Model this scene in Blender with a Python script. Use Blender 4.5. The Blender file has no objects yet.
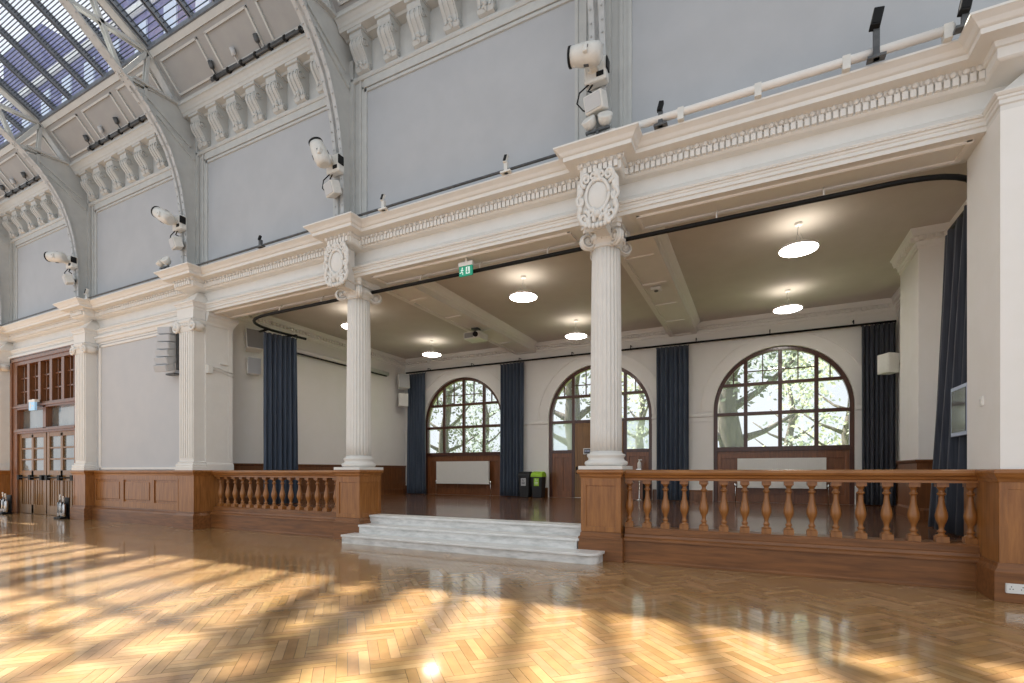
import bpy, math, random
from mathutils import Matrix, Vector
random.seed(7)
PI = math.pi
C = bpy.context.scene.collection
R = math.radians

# ------------------------------------------------------------------ mesh builder
class M:
    def __init__(s): s.v = []; s.f = []; s.sm = []; s.col = []
    def face(s, idx, smooth=False): s.f.append(tuple(idx)); s.sm.append(smooth)
    def quad(s, a, b, c, d, smooth=False):
        n = len(s.v); s.v += [a, b, c, d]; s.face((n, n+1, n+2, n+3), smooth)
    def box(s, x0, x1, y0, y1, z0, z1):
        n = len(s.v)
        s.v += [(x0,y0,z0),(x1,y0,z0),(x1,y1,z0),(x0,y1,z0),(x0,y0,z1),(x1,y0,z1),(x1,y1,z1),(x0,y1,z1)]
        for q in ((0,3,2,1),(4,5,6,7),(0,1,5,4),(1,2,6,5),(2,3,7,6),(3,0,4,7)): s.face([n+i for i in q])
        return s
    def prism(s, poly, fn, t0, t1, smooth=False):
        n = len(s.v); k = len(poly)
        s.v += [fn(a, b, t0) for a, b in poly] + [fn(a, b, t1) for a, b in poly]
        for i in range(k):
            j = (i+1) % k
            s.face((n+i, n+j, n+k+j, n+k+i), smooth)
        s.face([n+i for i in range(k)][::-1]); s.face([n+k+i for i in range(k)])
        return s
    def px(s, poly, x0, x1, smooth=False): return s.prism(poly, lambda a, b, t: (t, a, b), x0, x1, smooth)
    def py(s, poly, y0, y1, smooth=False): return s.prism(poly, lambda a, b, t: (a, t, b), y0, y1, smooth)
    def pz(s, poly, z0, z1, smooth=False): return s.prism(poly, lambda a, b, t: (a, b, t), z0, z1, smooth)
    def ring(s, outer, inner, fn, t0, t1, closed=True):
        k = len(outer); n = len(s.v)
        for t in (t0, t1):
            s.v += [fn(a, b, t) for a, b in outer] + [fn(a, b, t) for a, b in inner]
        for i in range(k if closed else k-1):
            j = (i+1) % k
            o0, o1, i0, i1 = n+i, n+j, n+k+i, n+k+j
            O0, O1, I0, I1 = o0+2*k, o1+2*k, i0+2*k, i1+2*k
            s.face((o0, o1, i1, i0)); s.face((O0, I0, I1, O1)); s.face((o0, O0, O1, o1)); s.face((i0, i1, I1, I0))
        if not closed:
            for e in (0, k-1): s.face((n+e, n+k+e, n+3*k+e, n+2*k+e))
        return s
    def lathe(s, prof, cx=0, cy=0, n=24, mod=None, smooth=True):
        b = len(s.v); k = len(prof)
        for i in range(n):
            a = 2*PI*i/n
            for r, z in prof:
                rr = r*(mod(a, z) if mod else 1)
                s.v.append((cx+rr*math.cos(a), cy+rr*math.sin(a), z))
        for i in range(n):
            j = (i+1) % n
            for q in range(k-1): s.face((b+i*k+q, b+j*k+q, b+j*k+q+1, b+i*k+q+1), smooth)
        s.face([b+i*k for i in range(n)][::-1]); s.face([b+i*k+k-1 for i in range(n)])
        return s
    def tube(s, pts, r, n=8, rfn=None):
        pts = [Vector(p) for p in pts]; b = len(s.v); k = len(pts)
        up = None
        for i, p in enumerate(pts):
            d = (pts[min(i+1, k-1)] - pts[max(i-1, 0)]).normalized()
            if up is None: up = Vector((0,0,1)) if abs(d.z) < .9 else Vector((1,0,0))
            sd = d.cross(up)
            if sd.length < 1e-4: sd = d.cross(Vector((.3,1,.2)))
            sd.normalize(); u2 = sd.cross(d).normalized(); up = u2
            rr = r*(rfn(i/(k-1)) if rfn else 1)
            for j in range(n):
                a = 2*PI*j/n; q = p + rr*(math.cos(a)*sd + math.sin(a)*u2); s.v.append(tuple(q))
        for i in range(k-1):
            for j in range(n):
                j2 = (j+1) % n
                s.face((b+i*n+j, b+i*n+j2, b+(i+1)*n+j2, b+(i+1)*n+j), True)
        s.face([b+j for j in range(n)][::-1]); s.face([b+(k-1)*n+j for j in range(n)])
        return s
    def bar(s, p, q, w, h):
        """rectangular bar from p to q"""
        p, q = Vector(p), Vector(q); d = (q-p).normalized()
        up = Vector((1,0,0)) if abs(d.x) < .9 else Vector((0,0,1))
        a = d.cross(up).normalized(); b_ = a.cross(d).normalized(); n = len(s.v)
        for t in (p, q):
            for i, j in ((-1,-1),(1,-1),(1,1),(-1,1)): s.v.append(tuple(t + a*i*h/2 + b_*j*w/2))
        for k in range(4): s.face((n+k, n+(k+1)%4, n+4+(k+1)%4, n+4+k))
        s.face((n+3,n+2,n+1,n)); s.face((n+4,n+5,n+6,n+7))
        return s
    def mould(s, path, prof, closed_prof=True):
        """sweep a profile (outward offset, z) along a plan polyline with mitres; outward = right of travel"""
        k = len(prof); n0 = len(s.v); P = [Vector(p) for p in path]; L = len(P)
        for i, p in enumerate(P):
            ns = []
            if i > 0: d = (P[i]-P[i-1]).normalized(); ns.append(Vector((d.y, -d.x)))
            if i < L-1: d = (P[i+1]-P[i]).normalized(); ns.append(Vector((d.y, -d.x)))
            o = ns[0] if len(ns) == 1 else (ns[0]+ns[1])/(1+ns[0].dot(ns[1]))
            for d_, z in prof: s.v.append((p.x+o.x*d_, p.y+o.y*d_, z))
        for i in range(L-1):
            for q in range(k if closed_prof else k-1):
                q2 = (q+1) % k
                s.face((n0+i*k+q, n0+(i+1)*k+q, n0+(i+1)*k+q2, n0+i*k+q2))
        if closed_prof:
            s.face([n0+q for q in range(k)]); s.face([n0+(L-1)*k+q for q in range(k)][::-1])
        return s
    def ell(s, cx, cy, cz, rx, ry, rz, n=8, m=6):
        b = len(s.v)
        for i in range(m+1):
            t = PI*i/m
            for j in range(n):
                a = 2*PI*j/n
                s.v.append((cx+rx*math.sin(t)*math.cos(a), cy+ry*math.sin(t)*math.sin(a), cz+rz*math.cos(t)))
        for i in range(m):
            for j in range(n):
                j2 = (j+1) % n
                s.face((b+i*n+j, b+(i+1)*n+j, b+(i+1)*n+j2, b+i*n+j2), True)
        return s
    def tr(s, i0, mat):
        for i in range(i0, len(s.v)): s.v[i] = tuple(mat @ Vector(s.v[i]))
        return s

OFF = {}
def obj(name, m, mat, parent=None, bevel=0, world=True, recalc=True):
    """link ONE mesh object; verts given in world coords (or in the parent's own coords when world is False)"""
    xs, ys, zs = zip(*m.v)
    c = Vector(((min(xs)+max(xs))/2, (min(ys)+max(ys))/2, min(zs)))
    me = bpy.data.meshes.new(name)
    me.from_pydata([(x-c.x, y-c.y, z-c.z) for x, y, z in m.v], [], m.f)
    me.polygons.foreach_set('use_smooth', m.sm)
    if recalc:
        import bmesh
        bm = bmesh.new(); bm.from_mesh(me); bmesh.ops.recalc_face_normals(bm, faces=bm.faces); bm.to_mesh(me); bm.free()
    if m.col:
        at = me.color_attributes.new('tone', 'FLOAT_COLOR', 'CORNER')
        k = 0
        for p, cc in zip(me.polygons, m.col):
            for _ in p.vertices: at.data[k].color = cc; k += 1
    me.materials.append(mat); me.update()
    o = bpy.data.objects.new(name, me); C.objects.link(o)
    po = Vector((0,0,0))
    if parent is not None:
        o.parent = parent
        po = OFF.get(parent.name, Vector((0,0,0))) if world else OFF.get(parent.name, Vector()) - OFF.get(root_of(parent).name, Vector())
    o.location = c - po
    OFF[o.name] = c if world else c + OFF.get(root_of(parent).name, Vector()) if parent is not None else c
    if bevel:
        b = o.modifiers.new('bevel', 'BEVEL'); b.width = bevel; b.segments = 2; b.limit_method = 'ANGLE'; b.angle_limit = R(40)
    return o
def root_of(o):
    while o.parent is not None: o = o.parent
    return o
def tag(o, label, cat, group=None, kind=None):
    o['label'] = label; o['category'] = cat
    if group: o['group'] = group
    if kind: o['kind'] = kind
    return o
def thing(name, label, cat, loc=(0,0,0), group=None):
    o = bpy.data.objects.new(name, None); C.objects.link(o); o.location = loc; o.empty_display_size = .2
    OFF[o.name] = Vector(loc)
    return tag(o, label, cat, group)
def struct(name, m, mat, label, cat, bevel=0, parent=None):
    o = obj(name, m, mat, parent, bevel)
    if parent is None: tag(o, label, cat, kind='structure')
    return o
def sthing(name, label, cat, loc): 
    o = thing(name, label, cat, loc); o['kind'] = 'structure'; return o
def child_copy(o, parent, loc):
    c = o.copy(); C.objects.link(c); c.parent = parent; c.location = loc
    return c
def copy_tree(o, parent=None, loc=None):
    c = o.copy(); C.objects.link(c)
    if parent is not None: c.parent = parent
    if loc is not None: c.location = loc
    for ch in list(o.children): copy_tree(ch, c)
    return c

# ------------------------------------------------------------------ materials
def new_mat(name):
    m = bpy.data.materials.new(name); m.use_nodes = True
    nt = m.node_tree; nt.nodes.clear()
    out = nt.nodes.new('ShaderNodeOutputMaterial')
    return m, nt, out
def N(nt, t, **kw):
    n = nt.nodes.new(t)
    for k, v in kw.items():
        if k in n.inputs: n.inputs[k].default_value = v
        else: setattr(n, k, v)
    return n
def principled(name, ca, cb=None, rough=.6, scale=(3,3,3), noise=4., detail=4., bump=0., metal=0., spec=.5, coat=0., contrast=(.35,.65), bscale=None, emis=None, sheen=0.):
    m, nt, out = new_mat(name)
    b = N(nt, 'ShaderNodeBsdfPrincipled'); nt.links.new(b.outputs[0], out.inputs[0])
    b.inputs['Roughness'].default_value = rough; b.inputs['Metallic'].default_value = metal
    b.inputs['Specular IOR Level'].default_value = spec; b.inputs['Coat Weight'].default_value = coat
    b.inputs['Coat Roughness'].default_value = .12; b.inputs['Sheen Weight'].default_value = sheen
    tc = N(nt, 'ShaderNodeTexCoord'); mp = N(nt, 'ShaderNodeMapping'); mp.inputs['Scale'].default_value = scale
    nt.links.new(tc.outputs['Object'], mp.inputs[0])
    nz = N(nt, 'ShaderNodeTexNoise', Scale=noise, Detail=detail, Roughness=.6); nt.links.new(mp.outputs[0], nz.inputs['Vector'])
    rp = N(nt, 'ShaderNodeValToRGB'); nt.links.new(nz.outputs[0], rp.inputs[0])
    rp.color_ramp.elements[0].position, rp.color_ramp.elements[1].position = contrast
    rp.color_ramp.elements[0].color = (*ca, 1); rp.color_ramp.elements[1].color = (*(cb or ca), 1)
    nt.links.new(rp.outputs[0], b.inputs['Base Color'])
    if bump:
        bp = N(nt, 'ShaderNodeBump', Strength=bump, Distance=.01); nt.links.new(nz.outputs[0], bp.inputs['Height']); nt.links.new(bp.outputs[0], b.inputs['Normal'])
    if emis:
        b.inputs['Emission Color'].default_value = (*emis[0], 1); b.inputs['Emission Strength'].default_value = emis[1]
    return m
def emission(name, col, st):
    m, nt, out = new_mat(name); e = N(nt, 'ShaderNodeEmission', Strength=st); e.inputs[0].default_value = (*col, 1)
    nt.links.new(e.outputs[0], out.inputs[0]); return m
def glass(name, tint, refl, rough=.02, dirt=None, haze=0.):
    m, nt, out = new_mat(name)
    t = N(nt, 'ShaderNodeBsdfTransparent'); t.inputs[0].default_value = (*tint, 1)
    g = N(nt, 'ShaderNodeBsdfGlossy', Roughness=rough); g.inputs[0].default_value = (.95,.97,1,1)
    mx = N(nt, 'ShaderNodeMixShader', Fac=refl)
    nt.links.new(t.outputs[0], mx.inputs[1]); nt.links.new(g.outputs[0], mx.inputs[2])
    last = mx
    if haze:
        d = N(nt, 'ShaderNodeBsdfTranslucent'); d.inputs[0].default_value = (.9,.93,1,1)
        m2 = N(nt, 'ShaderNodeMixShader', Fac=haze); nt.links.new(mx.outputs[0], m2.inputs[1]); nt.links.new(d.outputs[0], m2.inputs[2]); last = m2
    nt.links.new(last.outputs[0], out.inputs[0])
    if dirt:
        tc = N(nt, 'ShaderNodeTexCoord'); nz = N(nt, 'ShaderNodeTexNoise', Scale=dirt, Detail=3.); nt.links.new(tc.outputs['Object'], nz.inputs['Vector'])
        rp = N(nt, 'ShaderNodeValToRGB'); nt.links.new(nz.outputs[0], rp.inputs[0])
        rp.color_ramp.elements[0].position = .38; rp.color_ramp.elements[1].position = .62
        rp.color_ramp.elements[0].color = (tint[0]*.35, tint[1]*.38, tint[2]*.45, 1); rp.color_ramp.elements[1].color = (*tint, 1)
        nt.links.new(rp.outputs[0], t.inputs[0])
    return m

W = dict(
 plaster=principled('white_plaster', (.80,.775,.74), (.83,.81,.78), .62, noise=1.2, spec=.3),
 stone=principled('painted_stone', (.73,.715,.68), (.76,.745,.71), .5, noise=1.5, spec=.35),
 grey=principled('grey_wall_paint', (.44,.455,.475), (.465,.48,.50), .7, noise=.6, spec=.25),
 lowgrey=principled('pale_grey_wall_paint', (.50,.515,.535), (.525,.535,.55), .7, noise=.6, spec=.25),
 alcove=principled('alcove_wall_paint', (.84,.82,.78), (.86,.84,.81), .7, noise=.8, spec=.25),
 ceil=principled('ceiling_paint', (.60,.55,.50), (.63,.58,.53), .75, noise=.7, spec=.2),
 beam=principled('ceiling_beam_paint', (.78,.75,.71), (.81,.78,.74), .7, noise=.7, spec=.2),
 steel=principled('painted_steel', (.43,.44,.435), (.50,.505,.50), .5, noise=3., bump=.03, spec=.4),
 cove=principled('cove_grey_paint', (.34,.34,.34), (.37,.37,.365), .7, noise=.8, spec=.2),
 web=principled('truss_web_paint', (.50,.51,.50), (.545,.555,.54), .55, noise=1.5, spec=.35),
 oak=principled('varnished_oak', (.23,.085,.018), (.37,.15,.038), .36, (9,9,.9), 2.2, 5., .03, coat=.15),
 oakx=principled('varnished_oak_rail', (.23,.085,.018), (.37,.15,.038), .36, (.9,9,9), 2.2, 5., .03, coat=.2),
 oakd=principled('dark_oak', (.13,.048,.016), (.22,.085,.03), .35, (9,9,.9), 2.2, 5., .03, coat=.3),
 oakdx=principled('dark_oak_plinth', (.15,.055,.014), (.26,.10,.028), .42, (.8,9,9), 2.2, 5., .03, coat=.1),
 maho=principled('mahogany', (.055,.017,.010), (.10,.034,.02), .35, (9,9,.9), 2.4, 4., .02, coat=.3),
 mahop=principled('mahogany_panel', (.16,.055,.018), (.25,.09,.03), .38, (9,9,.9), 2.4, 4., .02, coat=.3),
 dooroak=principled('golden_oak_door', (.18,.08,.016), (.26,.125,.03), .42, (9,9,.8), 2.0, 5., .02, coat=.3),
 marble=principled('white_marble', (.50,.50,.48), (.78,.77,.745), .35, (1.5,6,6), 2.5, 6., .02, contrast=(.3,.6)),
 marbleedge=principled('marble_nosing', (.66,.65,.625), (.80,.79,.765), .35, (1.5,6,6), 2.5, 6., .02, contrast=(.3,.6)),
 curtain=principled('blue_grey_curtain', (.05,.068,.10), (.085,.11,.155), .85, (14,14,.5), 2., 2., .05, spec=.15, sheen=.25),
 curtaindk=principled('charcoal_curtain', (.042,.046,.060), (.062,.069,.088), .85, (14,14,.5), 2., 2., .05, spec=.15, sheen=.2),
 black=principled('black_metal', (.008,.008,.009), (.012,.012,.012), .5, spec=.2),
 rubber=principled('black_plastic', (.015,.015,.016), (.022,.022,.024), .5),
 darkgrey=principled('dark_grey_metal', (.07,.075,.08), (.11,.115,.12), .45, metal=.3),
 whitepl=principled('white_plastic', (.78,.77,.74), (.82,.81,.78), .4),
 offwhite=principled('off_white_housing', (.66,.655,.62), (.72,.71,.67), .4),
 grille=principled('grey_speaker_grille', (.23,.225,.215), (.29,.285,.275), .6, noise=60.),
 grille2=principled('pale_grey_grille', (.50,.51,.52), (.56,.57,.58), .6, noise=60.),
 rad=principled('radiator_enamel', (.78,.77,.73), (.80,.79,.75), .35),
 lime=principled('lime_green_lid', (.33,.62,.03), (.40,.70,.05), .45),
 green=principled('exit_green', (.01,.27,.16), None, .4, emis=((.01,.30,.18), .35)),
 mint=principled('pale_sign_white', (.75,.85,.80), None, .4, emis=((.75,.9,.82), .3)),
 bluesign=principled('pale_blue_sign', (.32,.55,.75), None, .35, emis=((.35,.6,.85), .35)),
 chrome=principled('polished_steel', (.62,.62,.62), (.70,.70,.70), .18, metal=1.),
 bars=principled('skylight_bar_steel', (.13,.15,.18), (.18,.20,.235), .5),
 slat=principled('skylight_wire', (.03,.04,.06), None, .5),
 disc=emission('lamp_diffuser', (1., .95,.87), 26.0),
 screen=principled('glossy_dark_screen', (.02,.022,.03), None, .06, spec=.9, coat=1.),
 bluframe=principled('pale_blue_frame', (.42,.48,.66), None, .25),
 glass=glass('window_glass', (.97,.98,1.), .05, .03, haze=.07),
 frost=glass('frosted_glass', (.80,.86,.95), .06, .05, haze=.35),
 sky=glass('skylight_glass', (.96,.975,1.), .06, .05),
 doorglass=principled('reflective_door_glass', (.08,.09,.085), (.22,.23,.21), .06, (1,1,.6), 1.2, 3., spec=.9, coat=1.),
 bark=principled('tree_bark', (.07,.06,.05), (.16,.14,.12), .9, (6,6,1), 2., 6., .4),
 brick=principled('far_brick_facade', (.12,.135,.27), (.27,.26,.42), .9, (1,1,3), 1.2, 6.),
 facadewin=principled('far_window', (.55,.62,.75), None, .3),
 lawn=principled('grass_lawn', (.16,.24,.07), (.30,.38,.14), .9, noise=2.),
)
def leafmat(name, a, b):
    m, nt, out = new_mat(name)
    d = N(nt, 'ShaderNodeBsdfDiffuse'); t = N(nt, 'ShaderNodeBsdfTranslucent'); mx = N(nt, 'ShaderNodeMixShader', Fac=.45)
    g = N(nt, 'ShaderNodeNewGeometry'); rp = N(nt, 'ShaderNodeValToRGB')
    nt.links.new(g.outputs['Random Per Island'], rp.inputs[0])
    rp.color_ramp.elements[0].color = (*a, 1); rp.color_ramp.elements[1].color = (*b, 1)
    for s in (d, t): nt.links.new(rp.outputs[0], s.inputs[0])
    nt.links.new(d.outputs[0], mx.inputs[1]); nt.links.new(t.outputs[0], mx.inputs[2]); nt.links.new(mx.outputs[0], out.inputs[0])
    return m
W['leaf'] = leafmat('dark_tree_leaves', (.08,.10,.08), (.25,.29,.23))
W['leaf2'] = leafmat('pale_tree_leaves', (.45,.50,.36), (.78,.80,.62))  # overexposed daylight is put into this pale leaf colour
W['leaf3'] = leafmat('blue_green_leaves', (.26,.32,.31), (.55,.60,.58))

def floor_mat(name, coat, rough, grain):
    m, nt, out = new_mat(name)
    b = N(nt, 'ShaderNodeBsdfPrincipled'); nt.links.new(b.outputs[0], out.inputs[0])
    at = N(nt, 'ShaderNodeAttribute', attribute_name='tone')
    tc = N(nt, 'ShaderNodeTexCoord'); nz = N(nt, 'ShaderNodeTexNoise', Scale=grain, Detail=5.); nt.links.new(tc.outputs['Object'], nz.inputs['Vector'])
    mr = N(nt, 'ShaderNodeMapRange'); mr.inputs['To Min'].default_value = .72; mr.inputs['To Max'].default_value = 1.25
    nt.links.new(nz.outputs[0], mr.inputs[0])
    mu = N(nt, 'ShaderNodeMix', data_type='RGBA', blend_type='MULTIPLY'); mu.inputs[0].default_value = 1
    nt.links.new(at.outputs['Color'], mu.inputs[6]); nt.links.new(mr.outputs[0], mu.inputs[7])
    nt.links.new(mu.outputs[2], b.inputs['Base Color'])
    n2 = N(nt, 'ShaderNodeTexNoise', Scale=1.1, Detail=3.); nt.links.new(tc.outputs['Object'], n2.inputs['Vector'])
    m2 = N(nt, 'ShaderNodeMapRange'); m2.inputs['To Min'].default_value = rough*.75; m2.inputs['To Max'].default_value = rough*1.35
    nt.links.new(n2.outputs[0], m2.inputs[0]); nt.links.new(m2.outputs[0], b.inputs['Roughness'])
    b.inputs['Specular IOR Level'].default_value = .5; b.inputs['Coat Weight'].default_value = coat; b.inputs['Coat Roughness'].default_value = .08
    n3 = N(nt, 'ShaderNodeTexNoise', Scale=5., Detail=2.); nt.links.new(tc.outputs['Object'], n3.inputs['Vector'])
    bp = N(nt, 'ShaderNodeBump', Strength=.035, Distance=.02); nt.links.new(n3.outputs[0], bp.inputs['Height'])
    nt.links.new(bp.outputs[0], b.inputs['Normal']); nt.links.new(bp.outputs[0], b.inputs['Coat Normal'])
    return m
W['parquet'] = floor_mat('herringbone_parquet', .7, .24, 9.)
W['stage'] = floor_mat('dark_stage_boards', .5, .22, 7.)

# ------------------------------------------------------------------ plan constants (metres; hall runs along X, alcove is deeper in Y)
FACE, RES, BACK = 7.5, 7.2, 15.8
COLX = (-7.48, -2.2); COLY = 7.83
PIL = (-23.2, -17.55, -12.45)
TR = (-22.8, -17.65, -12.45, -7.36, -2.13)
LW, RW = -12.65, 3.2
JL, JR = -12.12, 2.35
SZ, SOF, CEIL, ETOP = .5, 5.30, 5.84, 6.22

# ------------------------------------------------------------------ floors
def tone(base, var):
    k = 1 + random.uniform(-var, var)
    return (base[0]*k, base[1]*k*random.uniform(.97,1.03), base[2]*k*random.uniform(.93,1.07), 1)
m = M()
m.quad((-28,-6,-.02),(14,-6,-.02),(14,8.4,-.02),(-28,8.4,-.02)); m.col.append((.10,.05,.02,1))
m.quad((-28,-6,-.002),(14,-6,-.002),(14,8.4,-.002),(-28,8.4,-.002)); m.col.append((.13,.065,.025,1))
a = .46; w = a/6; g = .0012
ca, sa = math.cos(R(45)), math.sin(R(45))
cols = ((.41,.242,.104),(.43,.26,.115),(.385,.222,.092),(.45,.275,.128),(.355,.20,.078))
def plank(x0, y0, x1, y1):
    cs = [(x0+g,y0+g),(x1-g,y0+g),(x1-g,y1-g),(x0+g,y1-g)]
    p = [(x*ca-y*sa-5, x*sa+y*ca+1) for x, y in cs]
    cx = sum(q[0] for q in p)/4; cy = sum(q[1] for q in p)/4
    if not (-24.5 < cx < 3.4 and 1.2 < cy < 7.9) or (cx > 2.4 and cy > 7.2): return
    m.quad(*[(q[0], q[1], 0) for q in p]); m.col.append(tone(random.choice(cols), .11))
# herringbone in double-width blocks of three strips: horizontal block 2u x u, vertical block u x 2u, u = a/2
u = a/2
for i in range(-75, 76):
    for j in range(-75, 76):
        # lattice vectors (u,u) and (2u,-2u) tile one horizontal + one vertical block
        ox = i*u + j*2*u; oy = i*u - j*2*u
        X = ox*ca-oy*sa-5; Y = ox*sa+oy*ca+1
        if not (-26 < X < 5 and 0 < Y < 9): continue
        for k in range(3): plank(ox, oy+k*w, ox+2*u, oy+(k+1)*w)
        for k in range(3): plank(ox+2*u+k*w, oy-u, ox+2*u+(k+1)*w, oy+u)
struct('floor', m, W['parquet'], 'polished golden herringbone parquet floor of the hall', 'floor')
m = M()
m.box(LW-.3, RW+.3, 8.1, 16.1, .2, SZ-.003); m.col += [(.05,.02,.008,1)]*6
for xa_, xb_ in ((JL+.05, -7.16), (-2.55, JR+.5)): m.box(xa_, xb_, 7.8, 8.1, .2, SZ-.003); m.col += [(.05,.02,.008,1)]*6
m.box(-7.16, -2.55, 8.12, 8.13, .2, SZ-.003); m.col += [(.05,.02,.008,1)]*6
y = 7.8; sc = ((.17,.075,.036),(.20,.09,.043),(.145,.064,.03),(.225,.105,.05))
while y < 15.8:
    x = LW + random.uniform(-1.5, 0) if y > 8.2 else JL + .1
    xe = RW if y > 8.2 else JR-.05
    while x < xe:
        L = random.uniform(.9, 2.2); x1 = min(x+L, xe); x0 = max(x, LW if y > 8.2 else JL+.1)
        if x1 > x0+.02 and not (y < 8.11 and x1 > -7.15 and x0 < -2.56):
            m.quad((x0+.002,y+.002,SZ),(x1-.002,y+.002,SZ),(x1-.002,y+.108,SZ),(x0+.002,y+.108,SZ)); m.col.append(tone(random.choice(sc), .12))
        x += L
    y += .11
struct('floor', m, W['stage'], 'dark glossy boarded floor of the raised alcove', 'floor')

# ------------------------------------------------------------------ walls
m = M()
m.box(-18.0, -12.80, FACE, 8.2, 0, SOF); m.box(-22.7, -18.0, FACE, 8.2, 5.17, SOF); m.box(-28, -22.7, FACE, 8.2, 0, SOF)
m.box(-22.7,-18.0, 8.0, 8.2, 0, 5.17)
struct('wall_front', m, W['lowgrey'], 'pale grey plaster wall of the hall left of the alcove', 'wall')
m = M(); m.box(-12.78, JL, FACE, 8.17, 1.42, SOF)
struct('wall_jamb', m, W['stone'], 'plain jamb of the alcove opening beside the corner pilaster', 'wall')
m = M(); m.box(LW-.4, LW, 8.17, BACK, 0, 6.2)
struct('wall_left', m, W['alcove'], 'plain pale left wall of the alcove', 'wall')
m = M(); m.box(JR, 6, 7.15, 8.1, 1.42, SOF)
struct('wall_pier', m, W['alcove'], 'broad plain white pier at the right end of the opening', 'wall')
m = M(); m.box(RW, RW+.4, 8.1, BACK, 0, 6.2)
struct('wall_right', m, W['alcove'], 'right side wall of the alcove behind the charcoal curtain', 'wall')
m = M(); m.box(2.65, RW+.02, 11.5, 12.8, SZ, CEIL)
struct('wall_right', m, W['alcove'], 'projecting pier on the right wall inside the alcove', 'wall')
m = M(); m.box(-28, 14, FACE, 7.9, ETOP, 10.2)
struct('wall_upper', m, W['grey'], 'blue grey upper wall above the long cornice', 'wall')
# back wall with three arched openings
WIN = (-9.96, -4.716, .56); RAD = 1.745; SPR = 3.06; SILL = 2.06; AC = 3.18
m = M()
edges = [LW-.4] + [e for c in WIN for e in (c-RAD, c+RAD)] + [RW+.4]
for k in range(0, len(edges), 2): m.box(edges[k], edges[k+1], BACK, 16.2, 0, 6.2)
for c in WIN:
    K = 32
    pts = [(c - RAD*math.cos(PI*i/K), AC + RAD*math.sin(PI*i/K)) for i in range(K+1)]
    top = [(p[0], 6.2) for p in pts]
    m.ring(top, pts, lambda a_, b_, t: (a_, t, b_), BACK, 16.2, closed=False)
    m.box(c-RAD, c+RAD, BACK+.02, 16.2, 0, SZ)
struct('wall_back', m, W['alcove'], 'white back wall of the alcove with three arched window openings', 'wall')
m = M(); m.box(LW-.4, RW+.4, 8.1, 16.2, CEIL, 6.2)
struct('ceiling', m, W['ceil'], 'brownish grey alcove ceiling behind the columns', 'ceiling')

# archivolts and string course on the back wall
m = M(); K = 32
for c in WIN:
    for r0, r1, d in ((RAD+.0, RAD+.10, .035), (RAD+.10, RAD+.36, .015), (RAD+.36, RAD+.43, .05)):
        o = [(c - r1*math.cos(PI*i/K), AC + r1*math.sin(PI*i/K)) for i in range(K+1)]
        i_ = [(c - r0*math.cos(PI*i/K), AC + r0*math.sin(PI*i/K)) for i in range(K+1)]
        m.ring(o, i_, lambda a_, b_, t: (a_, t, b_), BACK-d, BACK+.01, closed=False)
for x0, x1 in ((LW, WIN[0]-RAD), (WIN[0]+RAD, WIN[1]-RAD), (WIN[1]+RAD, WIN[2]-RAD), (WIN[2]+RAD, RW)):
    m.px([(BACK+.01,2.88),(BACK-.02,2.88),(BACK-.02,3.0),(BACK-.05,3.03),(BACK-.05,3.08),(BACK+.01,3.1)], x0, x1)
struct('trim_1', m, W['alcove'], 'white arch mouldings and string course around the three windows', 'moulding')

# ------------------------------------------------------------------ entablature
def face_path(cols=True):
    p = [(-28, FACE)]
    for c in PIL: p += [(c-.33, FACE), (c-.33, RES), (c+.33, RES), (c+.33, FACE)]
    for c in COLX if cols else (): p += [(c+.09-.28, FACE), (c+.09-.28, RES+.02), (c+.09+.28, RES+.02), (c+.09+.28, FACE)]
    p += [(JR, FACE), (JR, 7.15), (6, 7.15)]
    return p
path = face_path()
prof = [(-.3,SOF),(0,SOF),(0,5.355),(.008,5.36),(.016,5.368),(.016,5.41),(.024,5.415),(.03,5.422),(.03,5.445),(.045,5.452),(.062,5.475),(.062,5.484),(.01,5.488),(.0,5.50),(.0,5.835),
        (.02,5.845),(.035,5.86),(.035,5.965),(.06,5.972),(.07,6.03),(.10,6.036),(.23,6.04),(.235,6.095),(.255,6.105),(.265,6.115),(.29,6.15),(.335,6.185),(.35,6.195),(.35,ETOP),(-.3,ETOP+.02)]
lower = face_path(False); ki = 14
m = M(); m.mould(lower, prof[:ki] + [(-.3, 5.835)]); m.mould(path, [(-.3, 5.836)] + prof[ki:])
m.box(-12.1, JR, FACE+.3, 8.15, SOF, 6.2); m.box(-28, 6, FACE+.12, 8.1, SOF+.03, ETOP)
# dentils and egg-and-dart on the faces turned to the hall
for (xa, ya), (xb, yb) in zip(path, path[1:]):
    if abs(ya-yb) > 1e-4 or xa < -25.5: continue
    dx = .078
    x = xa + .03
    fine = xb < 4
    while x < xb-.05 and fine:
        m.box(x, x+.056, ya-.085, ya-.03, 5.868, 5.958); x += dx
    x = xa - .05
    while x < xb+.03 and fine:
        m.ell(x+.05, ya-.075, 6.0, .036, .026, .036, 8, 5); m.box(x+.098, x+.11, ya-.088, ya-.06, 5.975, 6.03); x += .117
for (xa, ya), (xb, yb) in zip(lower, lower[1:]):
    if abs(ya-yb) > 1e-4 or xa < -25.5: continue
    x = xa
    while x < xb-.02 and xb < 4:          # bead rows on the architrave
        m.box(x, x+.028, ya-.026, ya-.012, 5.36, 5.375); m.box(x, x+.035, ya-.056, ya-.03, 5.45, 5.468); x += .06
struct('trim_2', m, W['stone'], 'long cream entablature with dentils and egg-and-dart above the columns', 'entablature')
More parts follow.
